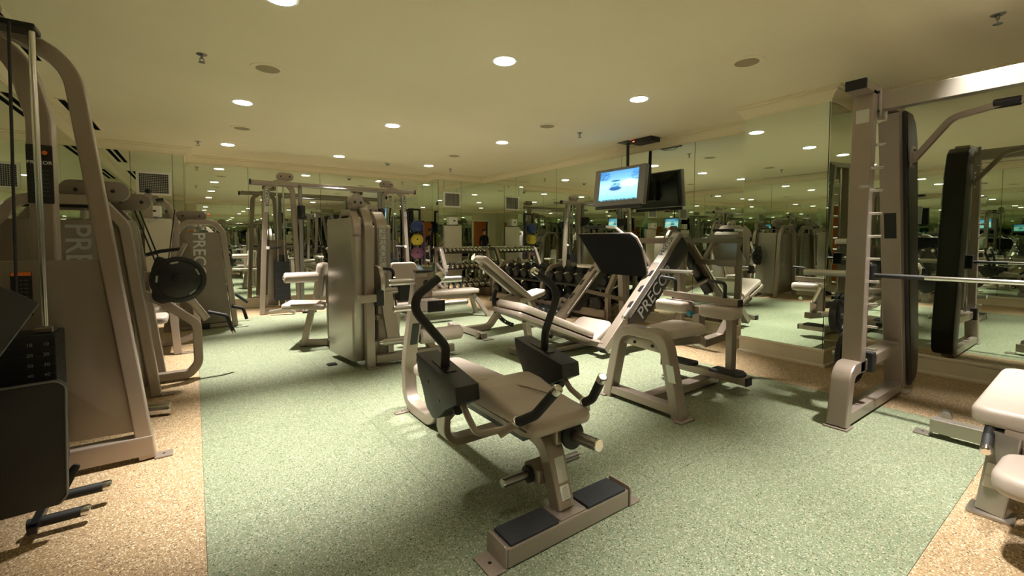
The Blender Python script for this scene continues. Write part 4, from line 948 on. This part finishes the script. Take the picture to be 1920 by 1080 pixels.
tube('back_frame', t, 'beige', [(-.58, 5.45, .03), (-.75, 5.45, 1.1)], .07, .06, Y_, .01, 0); tube('floor_rail', t, 'beige', [(-.85, 5.05, .04), (-.85, 5.45, .04), (-.3, 5.45, .04)], .07, .06, Z_, .01, .05)
# ---------------------------------------------------------------- arched machine between the towers
t = thing('arched_pulldown_machine', 'machine with a dark arched top tube between the left towers', 'exercise machine', (-.42, 6.5, 0)); ya = 6.6
tube('arch', t, 'beige', [(-.20, ya, .01), (-.16, ya, 1.45), (-.26, ya, 1.72), (-.56, ya, 1.72), (-.66, ya, 1.45), (-.70, ya, .01)], .06, .055, Y_, .014, [.15, .14, .14, .15], 8)
tube('mast', t, 'beige', [(-.41, ya, 1.50), (-.41, ya, 1.78)], .07, .07, Y_, .01, 0)
lathe('mast_knob', t, 'black_paint', (-.41, ya, 1.78), Z_, [(0, .02), (.03, .03), (.05, .025), (.06, .01)], 12)
for s in (-1, 1): cyl('side_knob', t, 'black_paint', (-.41+s*.07, ya-.05, 1.70), (-.41+s*.14, ya-.05, 1.72), .02)
rod('cable', t, 'black_rubber', [(-.17, ya-.05, 1.6), (-.26, ya-.05, .9)], .006, 0, 8)
tube('curved_leg', t, 'beige', [(-.20, ya, .60), (.0, ya, .50), (.02, ya, .10), (-.20, ya, .04), (-.45, ya, .04)], .07, .07, Y_, .014, [.1, .14, .1], 8)
flange(t, (-.14, -.02), (6.02, 6.10)); tube('front_post', t, 'beige', [(-.17, 6.06, .01), (-.22, 6.06, .70)], .08, .07, Y_, .01, 0)
tube('link_rail', t, 'beige', [(-.20, 6.06, .30), (-.20, 6.60, .30)], .06, .06, X_, .01, 0)
pad('seat_pad', t, (-.45, 6.25, .45), X_, Y_, .38, .36, .07, .06); tube('seat_post', t, 'beige', [(-.40, 6.25, .06), (-.40, 6.25, .46)], .08, .08, Y_, .01, 0)
tube('floor_bar', t, 'beige', [(-.40, 6.25, .04), (-.40, 6.60, .04)], .08, .06, X_, .01, 0)
# ---------------------------------------------------------------- far left tower
t = thing('far_weight_tower', 'far left weight tower with tapered PRECOR shroud at the carpet edge', 'exercise machine', (.1, 7.75, 0)); y0 = 7.62
tube('frame', t, 'beige', [(.465, y0, .01), (.345, y0, 1.36), (.24, y0, 1.50), (-.08, y0, 1.50), (-.19, y0, 1.36), (-.33, y0, .01)], .09, .07, Y_, .014, [.12, .12, .12, .12], 8)
sh = slab('shroud_panel', t, 'beige_panel', (0, y0+.02, 0), X_, Z_, rpoly([(-.31, .07), (.415, .07), (.30, 1.36), (-.15, 1.36)], .05), .10, .02)
text('lettering', sh, 'label_silver', 'PRECOR', (.055, y0-.082, .98), -Z_, X_, .20, .001, .012)
slab('back_shroud', t, 'beige_panel', (0, y0+.45, 0), X_, Z_, rpoly([(-.31, .02), (.415, .02), (.30, 1.36), (-.15, 1.36)], .05), .3, .02)
tube('base_rail', t, 'beige', [(.44, y0+.0, .035), (-.32, y0+.0, .035)], .08, .06, Y_, .01, 0)
flange(t, (.47, .55), (y0-.04, y0+.04))
pulley_cover(t, (-.02, y0+.10, 1.585), .36, .14, .10, X_)
for x in (.06, .14): cyl('guide_rod', t, 'chrome', (x, y0+.06, 1.30), (x, y0+.06, 1.50), .012)
lathe('red_knob', t, 'label_orange', (.17, y0+.06, 1.60), X_, [(0, .02), (.02, .022), (.025, .015)], 12)
rod('foot_lever', t, 'black_rubber', [(.42, y0-.1, .30), (.56, y0-.12, .26), (.60, y0-.12, .10)], .022, .06, 12)
rod('side_lever', t, 'black_rubber', [(.50, 8.0, .42), (.66, 8.0, .28)], .022, 0, 12)
box('foot_block', t, 'black_rubber', (.02, .16), (y0-.10, y0+.0), (.003, .07), .01)
# ---------------------------------------------------------------- cable crossover
t = thing('cable_crossover', 'cable crossover at the far wall, two A shaped towers joined by long overhead bars', 'exercise machine', (2.3, 8.6, 0)); yd = 8.62
def xtower(xa_, xb_, xtop, side):
    f1 = tube('tower_frame', t, 'beige', [(xa_, yd-.18, .01), (xtop-.10*side, yd-.18, 2.10), (xtop+.04*side, yd-.18, 2.22), (xtop+.20*side, yd-.18, 2.22), (xtop+.30*side, yd-.18, 2.10), (xb_, yd-.18, .01)], .09, .075, Y_, .014, [.1, .1, .1, .1], 7)
    xm = xtop+.12*side
    for dx in (-.05, .05): cyl('guide_rod', t, 'chrome', (xm+dx, yd-.10, .12), (xm+dx, yd-.10, 2.2), .014)
    st = box('weight_stack', t, 'iron', (xm-.11, xm+.11), (yd-.20, yd-.02), (.22, .88), .004)
    for k in range(12): box('stack_plate', st, 'iron', (xm-.112, xm+.112), (yd-.205, yd-.02), (.225+k*.054, .225+k*.054+.05), .002)
    cyl('stack_pin', t, 'black_rubber', (xm, yd-.11, .88), (xm, yd-.11, 1.0), .04)
    slab('side_shroud', t, 'beige_panel', (0, yd+.02, 0), X_, Z_, rpoly([(min(xa_, xb_)+.1, .12), (max(xa_, xb_)-.1, .12), (max(xa_, xb_)-.16, 1.25), (min(xa_, xb_)+.16, 1.25)], .02), .015, .003)
    tube('base_rail', t, 'beige', [(xa_, yd-.15, .04), (xb_, yd-.15, .04)], .08, .07, Y_, .01, 0)
    pulley_cover(t, (xtop+.20*side, yd-.10, 2.33), .26, .13, .10, X_, 'beige')
    slab('pull_pin', t, 'white_plastic', (xa_+.1*side, yd-.23, 1.12), X_, Z_, rrect(.05, .05, .02), .02)
    cyl('pin_shaft', t, 'black_paint', (xa_+.1*side, yd-.22, 1.12), (xa_+.30*side, yd-.22, 1.12), .02)
    tube('column', t, 'dull_steel', [(xb_+.03*side, yd-.24, .05), (xb_+.03*side, yd-.24, 2.2)], .06, .06, Y_, .01, 0)
    pb = thing_part(t, xb_+.03*side)
    return f1
def thing_part(t, x):
    c = box('pulley_carriage', t, 'black_paint', (x-.06, x+.06), (yd-.34, yd-.25), (1.60, 1.84), .02)
    lathe('pulley_wheel', c, 'black_rubber', (x-.02, yd-.40, 1.74), X_, [(0, .09), (.01, .1), (.03, .1), (.04, .09)], 20)
    return c
f = xtower(.90, 1.48, 1.10, 1)
lp = slab('name_plate', t, 'label_silver', (1.01-.0, yd-.2265, 1.92), Vector((1, 0, -.1)), Vector((.09, 0, 1)), rrect(.065, .42, .004), .002)
text('lettering', lp, 'label_black', 'PRECOR', (1.013, yd-.229, 1.96), Vector((-.09, 0, -1)), Vector((1, 0, -.09)), .085, .001, .008)
xtower(3.50, 2.92, 3.28, -1)
lp = slab('name_plate', t, 'label_silver', (3.39, yd-.2265, 1.92), Vector((1, 0, .1)), Vector((-.09, 0, 1)), rrect(.065, .42, .004), .002)
text('lettering', lp, 'label_black', 'PRECOR', (3.39, yd-.229, 1.96), Vector((.09, 0, -1)), Vector((1, 0, .09)), .085, .001, .008)
tube('overhead_bar', t, 'beige', [(.78, yd-.22, 2.20), (3.60, yd-.22, 2.20)], .06, .06, Y_, .008, 0)
for x in (.77, 3.61): box('bar_cap', t, 'black_rubber', (x-.012, x+.012), (yd-.26, yd-.18), (2.16, 2.24), .004)
tube('overhead_bar', t, 'beige', [(.78, yd+.05, 2.20), (3.60, yd+.05, 2.20)], .05, .05, Y_, .008, 0)
cyl('chin_bar', t, 'dull_steel', (1.5, yd-.34, 2.16), (2.9, yd-.34, 2.16), .018)
for s, x in ((1, 1.52), (-1, 2.88)): tube('bar_hanger', t, 'beige', [(x, yd-.22, 2.2), (x, yd-.34, 2.16)], .05, .03, X_, .006, 0)
tube('floor_foot', t, 'beige', [(1.0, yd-.30, .05), (1.22, yd-.36, .09), (1.36, yd-.42, .03)], .07, .05, Vector((0, 1, 0)), .012, .1)
for x, y in ((1.58, 8.22), (3.02, 8.30)):
    g = thing('cable_stirrup', 'black cable handle lying on the floor beside the %s crossover tower' % ('left' if x < 2 else 'right'), 'handle', (x, y, 0), 'crossover cable handles')
    rod('grip', g, 'black_rubber', [(x-.10, y, .025), (x+.12, y-.02, .025)], .022, 0, 10)
    rod('strap', g, 'black_rubber', [(x-.08, y, .03), (x-.02, y+.05, .12), (x+.0, y+.08, .18), (x+.04, y+.04, .12), (x+.10, y-.02, .03)], .01, .03, 8)
# ---------------------------------------------------------------- leg machines in the middle
t = thing('leg_curl_machine', 'weight tower with tall silver shroud and a white seat on its far side, mid room', 'exercise machine', (1.25, 4.9, 0))
sh = slab('shroud_panel', t, 'silver_beige', (0, 0, .065), X_, Y_, rpoly([(1.15, 5.0), (1.235, 4.37), (1.345, 4.37), (1.345, 5.0)], [.03, .05, .01, .03]), 1.40, .006)
tube('front_post', t, 'beige', [(1.375, 4.30, .01), (1.375, 4.33, 1.40), (1.375, 4.46, 1.54), (1.375, 4.74, 1.54), (1.375, 4.90, 1.40), (1.375, 4.95, .01)], .085, .07, X_, .014, [.14, .12, .12, .14], 8)
tube('inner_post', t, 'beige', [(1.27, 4.33, 1.30), (1.27, 4.34, 1.40), (1.27, 4.46, 1.52), (1.27, 4.74, 1.52), (1.27, 4.90, 1.40)], .07, .06, X_, .014, .12, 8)
flange(t, (1.33, 1.44), (4.235, 4.285)); flange(t, (1.05, 1.14), (4.60, 4.68), mat='black_paint')
pulley_cover(t, (1.31, 4.50, 1.62), .15, .18, .07, Vector((1, .5, 0)), 'beige')
box('side_arm', t, 'beige', (1.24, 1.42), (4.17, 4.25), (.66, .73), .006); box('arm_cap', t, 'black_rubber', (1.40, 1.47), (4.16, 4.26), (.62, .77), .008)
tube('arm_mount', t, 'beige', [(1.375, 4.23, .695), (1.375, 4.33, .695)], .05, .05, X_, .008, 0)
# seat on the far side
sc = Vector((1.12, 5.62, 0)); sd_ = Vector((-.72, .30, 0)).normalized(); sp = Vector((-sd_.y, sd_.x, 0))
pad('seat_pad', t, sc+sd_*.06+Z_*.46, sd_+Vector((0, 0, .04)), sp, .46, .44, .06, .04)
bu = sp; bv = Vector((0, 0, 1))-sd_*.12
pad('back_pad', t, sc-sd_*.14+Z_*.77, bv, sp, .42, .36, .08, .06) if bv.cross(sp).dot(sd_) > 0 else pad('back_pad', t, sc-sd_*.14+Z_*.77, sp, bv, .36, .42, .08, .06)
tube('back_frame', t, 'beige', [sc-sd_*.20+Z_*.02, sc-sd_*.18+Z_*.85], .07, .06, sp, .01, 0)
box('pad_bracket', t, 'black_paint', (1.27, 1.33), (5.46, 5.60), (.72, .78), .008)
tube('seat_post', t, 'beige', [sc+sd_*.10+Z_*.02, sc+sd_*.0+Z_*.46], .07, .07, sp, .01, 0)
tube('floor_rail', t, 'beige', [sc+sd_*.14+Z_*.04, sc-sd_*.18+Z_*.04, (1.32, 5.0, .04)], .07, .06, Z_, .01, .05)
cyl('thigh_roller', t, 'vinyl', (.80, 5.45, .83), (1.16, 5.45, .83), .058, .012); cyl('roller_end', t, 'chrome', (.785, 5.45, .83), (.80, 5.45, .83), .02)
tube('roller_arm', t, 'beige', [(1.15, 5.47, .83), (1.30, 5.50, .82), (1.32, 5.3, .60), (1.34, 5.0, .50)], .04, .05, Z_, .01, .05)
# leg extension facing the camera
t = thing('leg_extension_machine', 'leg extension with PRECOR column, beige cam and padded roller facing the camera, mid room', 'exercise machine', (1.85, 4.75, 0))
tube('column', t, 'beige', [(1.67, 4.80, .01), (1.67, 4.80, 1.42), (1.67, 4.94, 1.53), (1.67, 5.25, 1.53), (1.67, 5.40, 1.38), (1.67, 5.42, .01)], .12, .08, X_, .016, [.13, .1, .1, .13], 8)
tube('inner_column', t, 'beige', [(1.53, 4.98, .20), (1.53, 4.98, 1.36), (1.53, 5.06, 1.48), (1.53, 5.30, 1.48), (1.53, 5.40, .02)], .07, .07, X_, .016, .1, 8)
lp = slab('name_plate', t, 'label_silver', (1.67, 4.759, 1.14), X_, Z_, rrect(.075, .50, .006), .003)
text('lettering', lp, 'label_grey', 'PRECOR', (1.67, 4.755, 1.19), -Z_, X_, .105, .001, .010)
sh = slab('shroud_panel', t, 'silver_beige', (1.76, 0, 0), Y_, Z_, rpoly([(4.86, .12), (5.45, .12), (5.40, 1.42), (4.86, 1.42)], .04), .04, .01)
stk = box('weight_stack', t, 'iron', (1.58, 1.73), (4.86, 5.2), (.12, .66), .004)
for x in (1.58, 1.62): cyl('guide_rod', t, 'chrome', (x, 5.0, .6), (x, 5.0, 1.48), .012)
pulley_cover(t, (1.66, 5.10, 1.585), .17, .14, .07, Vector((1, .6, 0)), 'beige')
cm = slab('cam', t, 'silver_beige', (1.475, 0, 0), Y_, Z_, rpoly([(4.30, .66), (4.26, .86), (4.34, .985), (4.50, 1.0), (4.62, .88), (4.62, .68)], [.02, .12, .12, .12, .12, .02]), .05, .01)
cyl('cam_axle', t, 'silver_beige', (1.50, 4.42, .73), (1.72, 4.42, .73), .034)
box('axle_block', t, 'black_paint', (1.70, 1.82), (4.36, 4.50), (.62, .80), .01); box('axle_block', t, 'black_paint', (1.43, 1.47), (4.30, 4.36), (.68, .78), .006)
tube('swing_arm', t, 'silver_beige', [(1.56, 4.38, .72), (1.58, 4.22, .27)], .13, .04, X_, .008, 0)
cyl('roller_shaft', t, 'silver_beige', (1.46, 4.20, .26), (1.78, 4.20, .26), .038); lathe('shaft_cap', t, 'chrome', (1.46, 4.20, .26), -X_, [(0, .03), (.02, .026), (.03, .02)], 16)
cyl('roller_bracket', t, 'black_paint', (1.78, 4.20, .26), (1.84, 4.20, .26), .05)
cyl('ankle_roller', t, 'vinyl', (1.84, 4.20, .265), (2.32, 4.20, .265), .075, .016, 28)
tube('front_rail', t, 'beige', [(1.44, 4.34, .07), (2.30, 4.34, .07)], .07, .08, Y_, .01, 0)
tube('front_post', t, 'beige', [(1.60, 4.36, .04), (1.60, 4.42, .70)], .06, .05, X_, .01, 0)
tube('cross_tube', t, 'beige', [(1.45, 4.36, .48), (1.66, 4.40, .48)], .06, .05, Y_, .01, 0)
tube('seat_rail', t, 'beige', [(2.05, 4.34, .08), (2.05, 4.75, .42), (2.05, 5.35, .42), (2.05, 5.42, .02)], .08, .07, X_, .01, .08)
pad('seat_pad', t, (2.0, 4.70, .46), X_, Y_, .40, .46, .08, .06)
bq = Vector((0, .18, 1)).normalized()
slab('back_pad', t, 'vinyl', (1.99, 5.0, .75), X_, bq, rpoly([(-.13, -.23), (.13, -.23), (.185, .15), (.14, .235), (-.14, .235), (-.185, .15)], .05), .08, .026, 3)
tube('back_frame', t, 'beige', [(1.99, 5.03, .42), (1.99, 5.13, .90)], .07, .05, X_, .01, 0)
rod('grab_handle', t, 'black_rubber', [(1.72, 4.62, .56), (1.72, 4.58, .94), (1.58, 4.58, .95), (1.54, 4.60, .90)], .016, .05, 12)
rod('seat_lever', t, 'chrome', [(1.78, 4.66, .50), (1.70, 4.50, .86)], .012, 0, 10)
# ---------------------------------------------------------------- person in the doorway, seen only in the mirrors
def person():
    t = thing('person', 'person in dark clothes standing by the doorway, seen only in the mirrors', 'person', (-.42, -.62, 0))
    ox, oy = -.42, -.62
    J = {'pelvis': (0, 0, .93, .125), 'waist': (0, 0, 1.06, .115), 'chest': (0, .01, 1.28, .135), 'neck0': (0, .005, 1.45, .075), 'neck': (0, .015, 1.52, .052), 'head0': (0, .03, 1.60, .072), 'head1': (0, .025, 1.70, .085)}
    E_ = [('pelvis', 'waist'), ('waist', 'chest'), ('chest', 'neck0'), ('neck0', 'neck'), ('neck', 'head0'), ('head0', 'head1')]
    for s, n in ((-1, 'l'), (1, 'r')):
        J.update({n+'hip': (s*.095, 0, .88, .092), n+'thigh': (s*.105, .01, .70, .08), n+'knee': (s*.11, .015, .48, .056), n+'calf': (s*.112, -.005, .33, .055), n+'ankle': (s*.115, -.01, .085, .036), n+'ball': (s*.125, .12, .036, .036), n+'toe': (s*.128, .17, .030, .026),
                  n+'shoulder': (s*.18, 0, 1.41, .066), n+'uparm': (s*.215, 0, 1.26, .05), n+'elbow': (s*.24, 0, 1.11, .040), n+'forearm': (s*.245, .04, 1.0, .038), n+'wrist': (s*.245, .085, .87, .026), n+'palm': (s*.243, .10, .81, .032)})
        E_ += [('pelvis', n+'hip'), (n+'hip', n+'thigh'), (n+'thigh', n+'knee'), (n+'knee', n+'calf'), (n+'calf', n+'ankle'), (n+'ankle', n+'ball'), (n+'ball', n+'toe'), ('chest', n+'shoulder'), (n+'shoulder', n+'uparm'), (n+'uparm', n+'elbow'), (n+'elbow', n+'forearm'), (n+'forearm', n+'wrist'), (n+'wrist', n+'palm')]
        for k, L in enumerate((.075, .085, .08, .06)):
            fy = .075+k*.019
            J[n+'f%da' % k] = (s*.243, fy, .765, .0095); J[n+'f%db' % k] = (s*.238, fy+.006, .765-L*.55, .0088); J[n+'f%dc' % k] = (s*.230, fy+.004, .765-L, .0078)
            E_ += [(n+'palm', n+'f%da' % k), (n+'f%da' % k, n+'f%db' % k), (n+'f%db' % k, n+'f%dc' % k)]
        J[n+'t0'] = (s*.232, .135, .815, .0105); J[n+'t1'] = (s*.224, .150, .775, .009)
        E_ += [(n+'palm', n+'t0'), (n+'t0', n+'t1')]
    names = list(J); me = bpy.data.meshes.new('body')
    me.from_pydata([J[k][:3] for k in names], [(names.index(a), names.index(b)) for a, b in E_], [])
    o = bpy.data.objects.new('body', me); COL.objects.link(o)
    o.modifiers.new('skin', 'SKIN'); ss = o.modifiers.new('sub', 'SUBSURF'); ss.levels = ss.render_levels = 2
    sv = me.skin_vertices[0].data
    for i, k in enumerate(names):
        r = J[k][3]; sv[i].radius = (r, r*.8 if k in ('waist', 'chest', 'pelvis') else r); sv[i].use_root = (k == 'pelvis')
    bpy.context.view_layer.update()
    dg = bpy.context.evaluated_depsgraph_get(); m2 = bpy.data.meshes.new_from_object(o.evaluated_get(dg))
    bpy.data.objects.remove(o); bpy.data.meshes.remove(me)
    m2.materials.clear(); m2.materials.append(MATS['dark_cloth']); m2.materials.append(MATS['skin']); m2.materials.append(MATS['black_rubber'])
    for p in m2.polygons:
        p.use_smooth = True; c = p.center
        p.material_index = 1 if (c.z > 1.50 or (abs(c.x) > .18 and c.z < .875 and c.z > .6)) else (2 if c.z < .075 else 0)
    b = bpy.data.objects.new('body', m2); COL.objects.link(b); b.parent = t; reg(b, (ox, oy, 0))
    def at(x, y, z): return Vector((ox+x, oy+y, z))
    m = MB(); hv, hf = ball_vf(at(0, .012, 1.715), .098, 20, 12)
    hv = [v for v in hv]; hv = [Vector((v.x, oy+.005+(v.y-oy-.012)*1.02 if v.y < oy+.06 or v.z > 1.75 else oy+.05, v.z)) for v in hv]
    m.add((hv, hf)); m.build('hair', 'hair', b)
    lathe('nose', b, 'skin', at(0, .105, 1.66), Vector((0, .5, -.85)), [(-.02, .004), (.0, .011), (.012, .013), (.02, .006)], 10)
    for s in (-1, 1):
        link('eye', *ball_vf(at(s*.032, .098, 1.685), .011, 10, 8), 'label_white', b)
        lathe('ear', b, 'skin', at(s*.083, .02, 1.665), X_*s, [(0, .022), (.008, .026), (.012, .018)], 12)
    slab('mouth', b, 'ball_purple', at(0, .094, 1.612), X_, Z_, rrect(.045, .011, .005), -.012)
    t.rotation_euler.z = 0
person()
